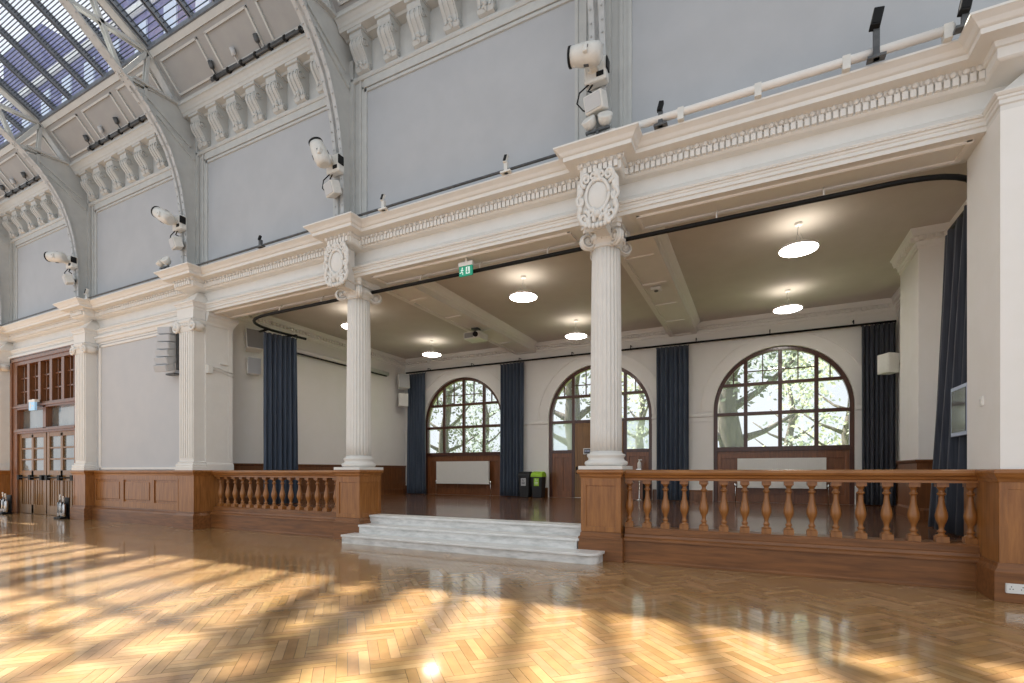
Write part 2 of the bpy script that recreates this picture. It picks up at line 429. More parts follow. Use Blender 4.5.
# soffit panel mouldings
m = M()
for x0, x1 in ((-12.1, COLX[0]-.45), (COLX[0]+.45, COLX[1]-.45), (COLX[1]+.45, JR)):
    for ya, yb in ((7.62,7.66),(8.02,8.08)): m.px([(ya,SOF+.01),(ya,SOF-.018),((ya+yb)/2,SOF-.03),(yb,SOF-.018),(yb,SOF+.01)], x0+.08, x1-.08)
    for xx in (x0+.08, x1-.14): m.box(xx, xx+.05, 7.62, 8.08, SOF-.02, SOF+.01)
struct('trim_3', m, W['beam'], 'raised panel mouldings under the entablature soffit', 'moulding')

# alcove cornice (dentilled) round the walls
cp = [(-12.12, 8.15), (LW, 8.2), (LW, BACK), (RW, BACK), (RW, 12.8), (2.65, 12.8), (2.65, 11.5), (RW, 11.5), (RW, 8.1)]
prof = [(-.02,5.48),(.02,5.48),(.02,5.53),(.04,5.55),(.04,5.62),(.06,5.625),(.06,5.70),(.11,5.715),(.12,5.78),(.145,5.82),(.145,CEIL+.01),(-.02,CEIL+.01)]
m = M(); m.mould(cp[1:], prof)
def dents(xa, ya, xb, yb, nx, ny, st=.115):
    L = math.hypot(xb-xa, yb-ya); k = int(L/st)
    for i in range(k):
        t = (i+.5)/k; x = xa+(xb-xa)*t; y_ = ya+(yb-ya)*t
        h = .032
        m.box(x-h-abs(nx)*.0+min(0,nx*.075)+ (0 if nx==0 else h-0.0 if nx>0 else h), x+h+max(0,nx*.075)-(0 if nx==0 else h if nx<0 else h),
              y_-h+min(0,ny*.075)+(0 if ny==0 else h), y_+h+max(0,ny*.075)-(0 if ny==0 else h), 5.622, 5.695)
dents(LW+.1, BACK-.05, RW-.1, BACK-.05, 0, -1)
dents(LW+.05, 8.3, LW+.05, BACK-.1, 1, 0)
dents(2.60, 11.45, RW, 11.45, 0, -1); dents(2.60, 11.45, 2.60, 12.8, -1, 0)
struct('trim_4', m, W['alcove'], 'cream dentilled cornice under the alcove ceiling', 'cornice')

# ceiling beams with panelled undersides
for k, (c, lab) in enumerate(((-2.04, 'panelled ceiling beam running back from the right fluted column'), (-7.3, 'panelled ceiling beam carrying the projector behind the left fluted column'))):
    t = thing('ceiling_beam', lab, 'beam', (c, 12, 5.5), 'panelled alcove beams')
    z0 = 5.52
    m = M(); m.box(c-.39, c+.39, 8.12, BACK-.02, z0+.03, CEIL+.02)
    for s in (-1, 1):
        m.py([(c+s*.385, z0+.14),(c+s*.41,z0+.16),(c+s*.42,z0+.20),(c+s*.50,z0+.27),(c+s*.52,CEIL),(c+s*.385,CEIL)], 8.15, BACK-.25)
        m.box(c+s*.33-.06, c+s*.33+.06, 8.12, BACK-.02, z0, z0+.035)
    obj('beam_body', m, W['beam'], t)
    m = M()
    n = 5; L = (BACK-.1-8.2)/n
    for i in range(n+1): m.box(c-.28, c+.28, 8.2+i*L-.07, 8.2+i*L+.07, z0, z0+.032)
    obj('soffit_crossbars', m, W['beam'], t)

# ------------------------------------------------------------------ fluted columns
def flute(a, z):
    return 1 - .085*max(0., abs(math.sin(a*12))-.25)
def spiral(cx, cz, r0, turns, start, sgn, n=40):
    out = []
    for i in range(n+1):
        t = i/n; r = r0*(1-.86*t); a_ = start + sgn*turns*2*PI*t
        out.append((cx + r*math.cos(a_), cz + r*math.sin(a_)))
    return out
def column(cx, label):
    cy = COLY; zb = 1.425
    t = thing('fluted_column', label, 'column', (cx, cy, zb), 'ionic columns')
    m = M(); m.box(cx-.35, cx+.35, cy-.35, cy+.35, zb, zb+.055)
    m.lathe([(.30,zb+.055),(.335,zb+.07),(.345,zb+.10),(.335,zb+.13),(.30,zb+.145),(.285,zb+.16),(.285,zb+.19),(.30,zb+.205),(.308,zb+.225),(.30,zb+.245),(.262,zb+.255),(.255,zb+.29)], cx, cy, 48)
    obj('base', m, W['stone'], t)
    m = M()
    prof = [(.252 - .026*(i/12)**1.6, zb+.28+i/12*(5.0-zb-.28)) for i in range(13)]
    m.lathe(prof, cx, cy, 240, flute)
    obj('shaft', m, W['stone'], t)
    # ionic capital: echinus, abacus, four diagonal volutes, festoon
    m = M(); z = 4.98
    m.lathe([(.232,z-.04),(.245,z-.03),(.245,z-.01),(.235,z),(.26,z+.03),(.30,z+.08),(.31,z+.11),(.28,z+.15),(.26,z+.2)], cx, cy, 40)
    ab = []
    for q in range(4):
        a0 = PI/4 + q*PI/2
        ab.append((cx+.40*math.cos(a0-.09), cy+.40*math.sin(a0-.09))); ab.append((cx+.40*math.cos(a0+.09), cy+.40*math.sin(a0+.09)))
        for f in (.25,.5,.75):
            aa = a0 + f*PI/2; rr = .285 + .03*abs(f-.5)*2
            ab.append((cx+rr*math.cos(aa), cy+rr*math.sin(aa)))
    m.pz(ab, z+.20, z+.255); m.pz([(cx+(x-cx)*1.06, cy+(y_-cy)*1.06) for x, y_ in ab], z+.255, z+.32)
    for i in range(24):
        a_ = 2*PI*i/24; m.ell(cx+.295*math.cos(a_), cy+.295*math.sin(a_), z+.09, .026, .026, .04, 6, 5)
    obj('capital', m, W['stone'], t)
    m = M()
    for q in range(4):
        a_ = PI/4 + q*PI/2
        i0 = len(m.v)
        pts = spiral(.345, -.03, .13, 2.2, PI/2, 1, 48)
        m.tube([(x, 0, z_) for x, z_ in pts], .04, 8, lambda q_: 1-.55*q_)
        m.ell(.345, 0, -.03, .05, .07, .05)
        for sy in (-1, 1): m.tube([(x, sy*.045, z_) for x, z_ in pts], .02, 6, lambda q_: 1-.5*q_)
        m.tube([(.22,0,.12),(.28,0,.115),(.34,0,.10)], .045, 8)
        m.tr(i0, Matrix.Translation((cx, cy, z+.10)) @ Matrix.Rotation(a_, 4, 'Z'))
    obj('volutes', m, W['stone'], t)
    # ornate cartouche on the frieze above the capital
    m = M(); yf = RES+.02
    oval = [(cx+.175*math.cos(2*PI*i/28), 5.655+.185*math.sin(2*PI*i/28)) for i in range(28)]
    m.py([(cx+.27*math.sin(a_)*(1+.12*math.cos(3*a_)), 5.60-.30*math.cos(a_)) for a_ in [2*PI*i/36 for i in range(36)]], yf-.05, yf+.02)
    m.ell(cx, yf-.055, 5.655, .155, .045, .165, 20, 10)
    m.tube([(x, yf-.075, z_) for x, z_ in oval+oval[:1]], .026, 8)
    for s in (-1, 1):
        for (px_, pz_, r0, st, sg, tn) in ((.175, 5.86, .085, -PI/2, s, 1.4), (.255, 5.62, .07, PI/2, -s, 1.3), (.20, 5.41, .09, PI/2, s, 1.5), (.09, 5.46, .055, 0, -s, 1.2), (.07, 5.875, .055, -PI/2, -s, 1.2)):
            m.tube([(x, yf-.08, z_) for x, z_ in spiral(cx+s*px_, pz_, r0, tn, st, sg, 26)], .026, 6, lambda q_: 1.1-.5*q_)
        m.tube([(cx+s*x, yf-.06, z_) for x, z_ in ((.13,5.90),(.22,5.88),(.285,5.80),(.29,5.70),(.25,5.62),(.27,5.54),(.29,5.47),(.25,5.38),(.16,5.34))], .035, 8)
        for x, z_, r in ((.26,5.74,.05),(.27,5.53,.045),(.14,5.37,.05),(.05,5.40,.04)): m.ell(cx+s*x, yf-.07, z_, r, .04, r*1.2)
    m.ell(cx, yf-.08, 5.90, .05, .05, .06); m.ell(cx, yf-.09, 5.44, .06, .05, .05)
    for i in range(-3, 4): m.ell(cx+i*.06, yf-.075, 5.33-.02*(9-i*i)/9, .034, .035, .034)
    for i_, v_ in enumerate(m.v): m.v[i_] = (v_[0]+.06, v_[1], 5.03+(v_[2]-5.29)*1.30)
    obj('cartouche', m, W['stone'], t)
    m = M(); m.box(cx-.08, cx+.18, RES+.04, FACE+.02, 5.2, 5.84); m.box(cx-.05, cx+.15, RES+.10, FACE+.08, 5.06, 5.30)
    obj('impost_block', m, W['stone'], t)
    return t
column(COLX[0], 'white fluted ionic column left of the marble steps')
column(COLX[1], 'white fluted ionic column right of the marble steps')

# pilasters
def pilaster(c, label):
    t = thing('pilaster', label, 'pilaster', (c, RES+.15, 1.42), 'hall wall pilasters')
    m = M(); m.box(c-.29, c+.29, RES+.03, FACE, 1.42, SOF)
    for i in range(6): m.box(c-.255+i*.09, c-.255+i*.09+.055, RES+.008, RES+.05, 1.72, 4.78)
    obj('shaft', m, W['stone'], t)
    m = M(); p = [(c-.29, FACE), (c-.29, RES+.03), (c+.29, RES+.03), (c+.29, FACE)]
    m.mould(p, [(-.02,1.42),(.07,1.42),(.07,1.5),(.055,1.51),(.06,1.55),(.045,1.58),(.02,1.59),(.03,1.62),(.0,1.64),(-.02,1.64)])
    obj('base', m, W['stone'], t)
    m = M(); m.mould(p, [(-.02,4.80),(.015,4.80),(.02,4.83),(.03,4.86),(.04,4.92),(.035,4.98),(.06,5.02),(.06,5.07),(.02,5.1),(-.02,5.1)])
    for s in (-1, 1):
        for yy in (RES-.03,):
            m.tube([(x, yy, z_) for x, z_ in spiral(c+s*.33, 4.90, .135, 1.9, PI/2, s, 40)], .035, 8, lambda q: 1-.5*q)
            m.ell(c+s*.33, yy, 4.90, .06, .06, .06)
        m.ell(c+s*.33, RES+.12, 4.90, .115, .16, .115, 14, 8)
    for i in range(-2, 3): m.ell(c+i*.09, RES-.01, 4.94, .035, .035, .045)
    obj('capital', m, W['stone'], t)
    m = M(); m.mould(p, [(-.02,5.1),(.03,5.1),(.03,SOF+.0),(-.02,SOF)])
    obj('architrave_block', m, W['stone'], t)
pilaster(PIL[0], 'white pilaster left of the tall oak doors, cut by the picture edge')
pilaster(PIL[1], 'white pilaster right of the tall oak doors')
pilaster(PIL[2], 'white pilaster at the left edge of the alcove opening')
# jamb mouldings
m = M(); jp = [(JL, RES+.31), (JL, 8.17), (LW+.02, 8.17)]
for x, y0, y1 in ((JL, 7.5, 8.17),):
    m.box(x-.01, x+.012, 8.06, 8.18, 1.62, 5.1)
m.mould([(JL, 7.5), (JL, 8.17), (JL-.5, 8.17)][::1], [(-.02,5.02),(-.03,5.02),(-.05,5.1),(-.09,5.16),(-.12,5.22),(-.12,5.3),(-.02,5.3)][::-1]) if False else None
mp_ = [(-.02,5.0),(.02,5.0),(.025,5.06),(.06,5.12),(.08,5.18),(.11,5.21),(.11,5.29),(-.02,5.29)]
m.mould([(JL, 7.5), (JL, 8.17), (JL-.5, 8.17)], mp_)
m.mould([(JL, 7.5), (JL, 8.17), (JL-.5, 8.17)], [(-.02,1.42),(.03,1.42),(.03,1.56),(.015,1.6),(-.02,1.62)])
struct('trim_5', m, W['stone'], 'capping and base mouldings on the left jamb of the alcove', 'moulding')
# wall panel mouldings (lower hall wall) with plain field
m = M()
def frame(m, x0, x1, z0, z1, y, wd=.06, d=.03):
    for r in ((x0, x1, z1-wd, z1), (x0, x1, z0, z0+wd), (x0, x0+wd, z0, z1), (x1-wd, x1, z0, z1)):
        m.box(r[0], r[1], y-d, y+.01, r[2], r[3])
    for r in ((x0-.07, x1+.07, z1+.03, z1+.07), (x0-.07, x0-.03, z0, z1+.07), (x1+.03, x1+.07, z0, z1+.07)):
        m.box(r[0], r[1], y-d*.6, y+.01, r[2], r[3])
frame(m, -17.05, -12.95, 1.44, 5.02, FACE)
m.px([(FACE+.01,5.1),(FACE-.03,5.12),(FACE-.05,5.2),(FACE-.08,5.22),(FACE-.08,5.28),(FACE+.01,5.29)], -28, -12.6)
struct('trim_6', m, W['stone'], 'raised panel moulding on the hall wall beside the oak doors', 'moulding')

# ------------------------------------------------------------------ upper wall: panel frames, bracket friezes, cove
m = M(); mp2 = M()
for i in range(len(TR)):
    x0 = TR[i]+.37; x1 = (TR[i+1] if i+1 < len(TR) else 3.2)-.42
    frame(m, x0, x1, 6.3, 8.97, FACE, .055, .035)
    m.box(TR[i]-.42, TR[i]+.37, FACE-.02, FACE+.01, 6.2, 9.2)
    m.box(x0, x1, FACE-.05, FACE+.01, 8.99, 9.2)
for x in TR:
    for s in (-.30, .27): m.box(x+s-.025, x+s+.025, FACE-.05, FACE+.01, 6.2, 9.2)
struct('trim_7', m, W['web'], 'pale raised panel frames on the upper wall', 'moulding')
# console bracket prototype (profile in Y-Z, scroll faces on its sides)
def bracket_mesh():
    m = M(); y0 = FACE; w_ = .15
    prof = [(y0,9.88),(7.18,9.88),(7.165,9.84),(7.17,9.78),(7.20,9.74),(7.17,9.70),(7.16,9.64),(7.19,9.57),(7.25,9.50),(7.31,9.43),(7.34,9.37),(7.33,9.31),(7.36,9.25),(7.42,9.23),(7.46,9.25),(y0,9.28)]
    m.px(prof, -w_, w_)
    for x in (-.10, 0, .10): m.px([(a_-.018, b_) for a_, b_ in prof[4:12]] + [(7.40,9.30),(7.30,9.7)], x-.022, x+.022)
    m.box(-w_-.03, w_+.03, 7.13, y0, 9.86, 9.92)
    for s in (-1, 1):
        m.tube([(s*(w_+.005), a_, b_) for a_, b_ in spiral(7.255, 9.66, .085, 1.7, 0, 1, 28)], .016, 6)
        m.tube([(s*(w_+.005), a_, b_) for a_, b_ in spiral(7.40, 9.33, .06, 1.6, PI, 1, 24)], .014, 6)
        m.ell(s*w_, 7.255, 9.66, .025, .03, .03)
    for k in range(5): m.ell(random.uniform(-.03,.03), 7.30-.02*k*0+.012*k, 9.36-.022*k, .05-.006*k, .03, .03)
    return m
BAYLAB = ('bracketed plaster frieze on the far left bay', 'bracketed plaster frieze in the second bay from the left', 'bracketed plaster frieze in the third bay from the left', 'bracketed plaster frieze in the bay above the marble steps')
bproto = None
for i in range(4):
    xa, xb = TR[i]+.06, TR[i+1]-.06
    t = thing('bracket_frieze', BAYLAB[i], 'frieze', ((xa+xb)/2, FACE, 9.18), 'bracket friezes of the roof bays')
    m = M(); m.px([(FACE,9.15),(FACE-.07,9.15),(FACE-.09,9.18),(FACE-.09,9.22),(FACE-.03,9.25),(FACE-.03,9.90),(FACE,9.90)], xa, xb)
    obj('frieze_band', m, W['web'], t)
    m = M(); m.px([(FACE,9.88),(7.30,9.88),(7.27,9.91),(7.12,9.92),(7.10,9.97),(7.08,9.985),(7.06,10.03),(7.01,10.08),(6.98,10.09),(6.98,10.15),(FACE,10.16)], xa, xb)
    obj('cornice', m, W['web'], t)
    n = 7; st = (xb-xa-.95)/(n-1)
    for k in range(n):
        X = xa + .36 + k*st
        if bproto is None:
            bm_ = bracket_mesh(); bm_.tr(0, Matrix.Translation((X,0,0))); bproto = obj('bracket', bm_, W['web'], t); boff = OFF[bproto.name] - Vector((X,0,0))
        else:
            child_copy(bproto, t, Vector((X,0,0)) + boff - Vector(((xa+xb)/2, FACE, 9.18)))
# cove with panels (leans inward), per bay
CA, CB = Vector((0, 7.08, 10.14)), Vector((0, 6.37, 10.93))
cd = (CB-CA).normalized(); cn = Vector((0, -cd.z, cd.y))  # toward the hall
m = M(); m2 = M()
m.quad((-28,CA.y,CA.z),(14,CA.y,CA.z),(14,CB.y,CB.z),(-28,CB.y,CB.z)); m.quad((-28,CA.y+.3,CA.z),(14,CA.y+.3,CA.z),(14,CB.y+.3,CB.z+.1),(-28,CB.y+.3,CB.z+.1))
struct('trim_8', m, W['cove'], 'sloping grey cove between the bracket frieze and the skylight', 'cove')
def cpt(x, s, h): q = CA + cd*s + cn*h; return (x, q.y, q.z)
def cbox(m, x0, x1, s0, s1, h):
    n = len(m.v); m.v += [cpt(x, s_, hh) for hh in (-.01, h) for (x, s_) in ((x0,s0),(x1,s0),(x1,s1),(x0,s1))]
    for q in ((0,1,2,3),(4,7,6,5),(0,4,5,1),(1,5,6,2),(2,6,7,3),(3,7,4,0)): m.face([n+i for i in q])
SL = (CB-CA).length
for i in range(4):
    xa, xb = TR[i]+.1, TR[i+1]-.1
    n = 3; wd = (xb-xa)/n
    for k in range(n):
        x0, x1 = xa+k*wd+.13, xa+(k+1)*wd-.13
        for b_ in ((x0,x1,.17,.21),(x0,x1,SL-.25,SL-.21),(x0,x0+.045,.17,SL-.21),(x1-.045,x1,.17,SL-.21)): cbox(m2, b_[0], b_[1], b_[2], b_[3], .035)
    cbox(m2, xa, xb, 0, .10, .04); cbox(m2, xa, xb, SL-.12, SL, .03)
struct('trim_9', m2, W['web'], 'pale panel beads on the sloping cove', 'moulding')

# ------------------------------------------------------------------ roof trusses
inner = [(7.17,6.2),(7.16,7.0),(7.13,7.6),(7.06,8.1),(6.96,8.5),(6.80,8.95),(6.58,9.32),(6.32,9.65),(6.02,9.93),(5.55,10.28),(4.95,10.75),(4.2,11.25),(3.3,11.78),(2.2,12.3),(0.6,12.9)]
SLOPE = .54
def outer_z(y): return 10.93 + (6.37-y)*SLOPE
outer = [(6.98,10.16),(6.37,10.93)] + [(y, outer_z(y)) for y in (5.5,4.7,3.9,3.0,2.0,.6)]
def at_inner(y):
    for (a0,b0),(a1,b1) in zip(inner[4:], inner[5:]):
        if a1 <= y <= a0: return b0+(b1-b0)*(a0-y)/(a0-a1)
    return inner[-1][1]
TLAB = ('riveted white roof truss at the far left edge', 'riveted white roof truss above the tall oak doors', 'riveted white roof truss above the pilaster at the alcove corner', 'riveted white roof truss above the left fluted column', 'riveted white roof truss above the right fluted column')
def truss(x, label, s=False):
    t = thing('roof_truss', label, 'truss', (x, 7.2, 6.2), 'curved roof trusses') if not s else sthing('ceiling_truss', label, 'truss', (x,7.2,6.2))
    m = M(); h = .05
    # curved flange (flat plate), then its rivets
    def plate(pts, w_, th):
        n0 = len(m.v); k = len(pts)
        for i, (y_, z_) in enumerate(pts):
            a0, a1 = pts[max(i-1,0)], pts[min(i+1,k-1)]
            d = Vector((a1[0]-a0[0], a1[1]-a0[1])).normalized(); nn = Vector((-d.y, d.x))
            for xx, q in ((-w_/2,0),(w_/2,0),(w_/2,th),(-w_/2,th)): m.v.append((x+xx, y_-nn.x*q, z_-nn.y*q))
        for i in range(k-1):
            for q in range(4): m.face((n0+i*4+q, n0+i*4+(q+1)%4, n0+(i+1)*4+(q+1)%4, n0+(i+1)*4+q))
        m.face((n0,n0+1,n0+2,n0+3)); m.face([n0+(k-1)*4+q for q in range(4)][::-1])
    plate(inner, .24, .035)
    for i in range(len(inner)-1):
        a0, a1 = Vector(inner[i]), Vector(inner[i+1]); L = (a1-a0).length; d = (a1-a0)/L; nn = Vector((d.y,-d.x)); k = max(1,int(L/.16))
        if i > 11: continue
        for j in range(k):
            q = a0 + d*(j+.5)*L/k
            for xx in (-.085,.085):
                for sg in (.01,-.035): m.ell(x+xx, q.x-nn.x*sg if False else q.x + (-d.y)*(.0) - d.y*0 - .0 + (-.012 if sg>0 else 0), q.y, .015,.015,.015,5,3) if sg > 0 else None
    obj('curved_flange', m, W['steel'], t)
    # solid web between flange and wall up to the cornice
    m = M()
    poly = [p for p in inner[:9]] + [(6.55,10.12),(7.0,10.15),(FACE-.02,10.1),(FACE-.02,6.2)]
    m.px(poly, x-.035, x+.035)
    obj('web_plate', m, W['web'], t)
    m = M()
    for s_ in (-1, 1):
        for (p, q) in (((6.55,9.62),(7.38,9.05)),((6.3,9.92),(7.3,9.32))):
            m.bar((x+s_*.05, p[0], p[1]), (x+s_*.05, q[0], q[1]), .05, .07)
        m.bar((x+s_*.06, FACE-.06, 6.2), (x+s_*.06, FACE-.06, 9.6), .12, .06)
    m.bar((x, 6.05, 10.12), (x, 7.05, 10.14), .26, .05)
    obj('web_stiffener', m, W['web'], t)
    m = M()
    for (p, q) in zip(outer, outer[1:]): m.bar((x, p[0], p[1]), (x, q[0], q[1]), .20, .10)
    obj('outer_chord', m, W['steel'], t)
    nodes_o = [(6.98,10.16),(6.37,10.93),(5.2,outer_z(5.2)),(4.0,outer_z(4.0)),(2.6,outer_z(2.6)),(1.2,outer_z(1.2))]
    nodes_i = [(6.02,9.93),(5.85,10.06),(4.75,at_inner(4.75)),(3.5,at_inner(3.5)),(2.1,at_inner(2.1)),(.9,at_inner(.9))]
    for k in range(1, 6):
        for (p, q, w_) in ((nodes_o[k], nodes_i[k], .09), (nodes_o[k-1], nodes_i[k], .07), (nodes_i[k-1], nodes_o[k], .07)):
            if k == 1 and q is nodes_o[1] : p = (6.3, 9.75)
            m = M()
            for s_ in (-.05, .05): m.bar((x+s_, p[0], p[1]), (x+s_, q[0], q[1]), .025, w_)
            obj('lattice_brace', m, W['web'], t)
    return t
for x, l in zip(TR, TLAB): truss(x, l)
truss(3.35, 'hall roof truss beyond the right pier', True)

# ------------------------------------------------------------------ skylights
GLAB = ('glazed roof slope left of the truss over the oak doors', 'glazed roof slope over the wall beside the oak doors', 'glazed roof slope over the left bay of the alcove', 'glazed roof slope over the marble steps')
def skylight(xa, xb, label, s=False, dense=False):
    t = thing('skylight', label, 'skylight', ((xa+xb)/2, 6.4, 10.93), 'roof skylights') if not s else sthing('ceiling_skylight', label, 'skylight', ((xa+xb)/2,6.4,10.93))
    Y0, Y1 = 6.37, .6; up = .11
    m = M(); m.quad((xa,Y0,10.93+up),(xb,Y0,10.93+up),(xb,Y1,outer_z(Y1)+up),(xa,Y1,outer_z(Y1)+up))
    obj('glass', m, W['sky'], t, recalc=False)
    n = 6; wd = (xb-xa)/n
    for k in range(n+1):
        m = M(); x = min(max(xa+k*wd, xa+.05), xb-.05)
        for dx in (-.035,.035): m.bar((x+dx, Y0, 10.93+.07), (x+dx, Y1, outer_z(Y1)+.07), .025, .12)
        m.bar((x, Y0, 10.93+.12), (x, Y1, outer_z(Y1)+.12), .13, .02)
        obj('glazing_bar', m, W['bars'], t)
    m = M(); y_ = Y0-.1
    while y_ > 4.3:
        m.box(xa, xb, y_-.006, y_+.006, outer_z(y_)+.04, outer_z(y_)+.058); y_ -= .05 if dense else .082
    o = obj('wire_rows', m, W['slat'], t)
    m = M()
    for y_ in (4.4, 3.75, 3.1, 2.45, 1.8, 1.15): m.bar((xa, y_, outer_z(y_)+.13), (xb, y_, outer_z(y_)+.13), .30, .08)  # broad bars added out of view to cast sun streaks on the floor
    m.bar((xa, Y0+.02, 10.93+.03), (xb, Y0+.02, 10.93+.03), .10, .16)
    obj('streak_bars_and_sill', m, W['bars'], t)
for i in range(4): skylight(TR[i]+.1, TR[i+1]-.1, GLAB[i], dense=i < 2)
skylight(TR[4]+.1, 3.25, 'hall skylight over the right bay', True)
skylight(3.45, 8.6, 'hall skylight beyond the right pier', True)
m = M(); m.box(-28, 14, -1.5, .62, outer_z(.6)+.1, outer_z(.6)+.3)
struct('ceiling', m, W['steel'], 'solid ridge of the hall roof above the camera', 'ceiling')

# ------------------------------------------------------------------ oak: balustrades, pedestals, wainscot
def pedestal(cx, label, h=.355):
    cy = COLY; t = thing('pedestal', label, 'pedestal', (cx, cy, 0), 'oak column pedestals')
    sq = lambda r: [(cx-r, cy+r), (cx-r, cy-r), (cx+r, cy-r), (cx+r, cy+r), (cx-r, cy+r)]
    m = M(); m.box(cx-.355, cx+.355, cy-.355, cy+.355, 0, .33)
    m.mould([(cx+.30,cy-.30),(cx+.30,cy-.3)] and [(cx-.30,cy+.3),(cx-.3,cy-.3),(cx+.3,cy-.3),(cx+.3,cy+.3)], [(-.02,.33),(.055,.33),(.055,.36),(.03,.38),(.03,.42),(.01,.45),(-.02,.45)])
    obj('plinth', m, W['oakdx'], t, .006)
    m = M(); m.box(cx-.30, cx+.30, cy-.30, cy+.30, .33, 1.30)
    for s in (-1, 1):   # raised stiles and rails leave a sunk panel on the four faces
        for z0, z1 in ((.45,.53),(1.17,1.285)):
            m.box(cx-.235, cx+.235, cy+s*.30-.017, cy+s*.30+.017, z0, z1); m.box(cx+s*.30-.017, cx+s*.30+.017, cy-.235, cy+.235, z0, z1)
        for e in (-1, 1):
            a0, a1 = sorted((e*.318, e*.235))
            m.box(cx+a0, cx+a1, cy+s*.30-.019, cy+s*.30+.019, .45, 1.29); m.box(cx+s*.30-.019, cx+s*.30+.019, cy+a0, cy+a1, .45, 1.29)
    obj('die', m, W['oak'], t, .004)
    m = M(); m.mould([(cx-.30,cy+.3),(cx-.3,cy-.3),(cx+.3,cy-.3),(cx+.3,cy+.3)], [(-.3,1.28),(.015,1.28),(.02,1.30),(.035,1.32),(.04,1.35),(.065,1.36),(.075,1.38),(.075,1.405),(.06,1.42),(-.3,1.424)])
    m.box(cx-.36,cx+.36,cy-.0,cy+.36,1.36,1.424)
    obj('cap', m, W['oakx'], t, .004)
pedestal(COLX[0], 'square oak pedestal under the left fluted column')
pedestal(COLX[1], 'square oak pedestal under the right fluted column')

BAL = [(.058,.60),(.058,.615),(.034,.625),(.030,.645),(.044,.655),(.044,.668),(.028,.68),(.026,.70),(.032,.74),(.048,.775),(.060,.815),(.064,.85),(.060,.885),(.048,.935),(.036,.99),(.029,1.05),(.027,1.09),(.028,1.10),(.046,1.112),(.046,1.128),(.030,1.138),(.028,1.165),(.036,1.18),(.048,1.195),(.048,1.21)]
def balustrade(x0, x1, xs, label):
    y = 7.75; t = thing('balustrade', label, 'balustrade', ((x0+x1)/2, y, 0), 'oak balustrades')
    m = M(); m.px([(7.58,0),(7.58,.33),(7.95,.33),(7.95,0)], x0, x1)
    m.px([(7.555,.33),(7.555,.355),(7.575,.375),(7.60,.39),(7.61,.43),(7.635,.44),(7.635,.50),(7.66,.53),(7.95,.53),(7.95,.33)], x0, x1)
    m.px([(7.565,0),(7.565,.03),(7.58,.05),(7.60,0)], x0, x1)
    obj('plinth', m, W['oakdx'], t, .004)
    m = M(); m.px([(7.66,1.255),(7.66,1.285),(7.635,1.30),(7.625,1.33),(7.595,1.345),(7.585,1.375),(7.60,1.405),(7.64,1.418),(7.86,1.418),(7.90,1.405),(7.915,1.375),(7.905,1.345),(7.875,1.33),(7.865,1.30),(7.84,1.285),(7.84,1.255)], x0, x1)
    obj('handrail', m, W['oakx'], t)
    p0 = None
    for X in xs:
        if p0 is None:
            m = M(); m.lathe(BAL, X, y, 16); m.box(X-.062, X+.062, y-.062, y+.062, .53, .60); m.box(X-.058, X+.058, y-.058, y+.058, 1.205, 1.258)
            p0 = obj('baluster', m, W['oak'], t); off = OFF[p0.name]-Vector((X,0,0))
        else: child_copy(p0, t, Vector((X,0,0))+off-Vector(((x0+x1)/2, y, 0)))
balustrade(-1.85, JR-.0, [-1.80+i*.272 for i in range(16)], 'long oak balustrade right of the marble steps')
balustrade(-12.05, -7.84, [-11.93+i*.278 for i in range(15)], 'oak balustrade left of the marble steps')

# oak pedestal blocks under pilasters and pier, oak wainscot on the hall wall
def block(x0, x1, y0, y1, label, bars=True):
    t = thing('pilaster_pedestal', label, 'pedestal', ((x0+x1)/2, (y0+y1)/2, 0), 'oak pilaster pedestals')
    p = [(x0, y1), (x0, y0), (x1, y0), (x1, y1)]
    m = M(); m.mould(p, [(-.1,0),(.055,0),(.055,.32),(.035,.35),(.02,.37),(.015,.41),(-.1,.42)])
    obj('plinth', m, W['oakdx'], t, .004)
    m = M(); m.box(x0, x1, y0, y1, 0, 1.30)
    m.box(x0+.07, x1-.07, y0-.005, y0+.01, 1.2, 1.29); m.box(x0, x0+.07, y0-.006, y0+.01, .4, 1.3); m.box(x1-.07, x1, y0-.006, y0+.01, .4, 1.3)
    obj('die', m, W['oak'], t, .003)
    m = M(); m.mould(p, [(-.2,1.28),(.012,1.28),(.02,1.31),(.04,1.34),(.05,1.36),(.06,1.38),(.06,1.41),(.045,1.42),(-.2,1.42)])
    obj('cap', m, W['oakx'], t, .003)
block(-12.80, -12.10, RES-.0, 7.95, 'oak pedestal under the pilaster at the alcove corner')
block(-17.9, -17.2, RES-.0, 7.55, 'oak pedestal right of the tall oak doors')
block(-23.55, -22.85, RES, 7.55, 'oak pedestal left of the tall oak doors')
block(JR-.02, 5.9, 7.12, 8.14, 'broad oak pedestal base of the right pier')
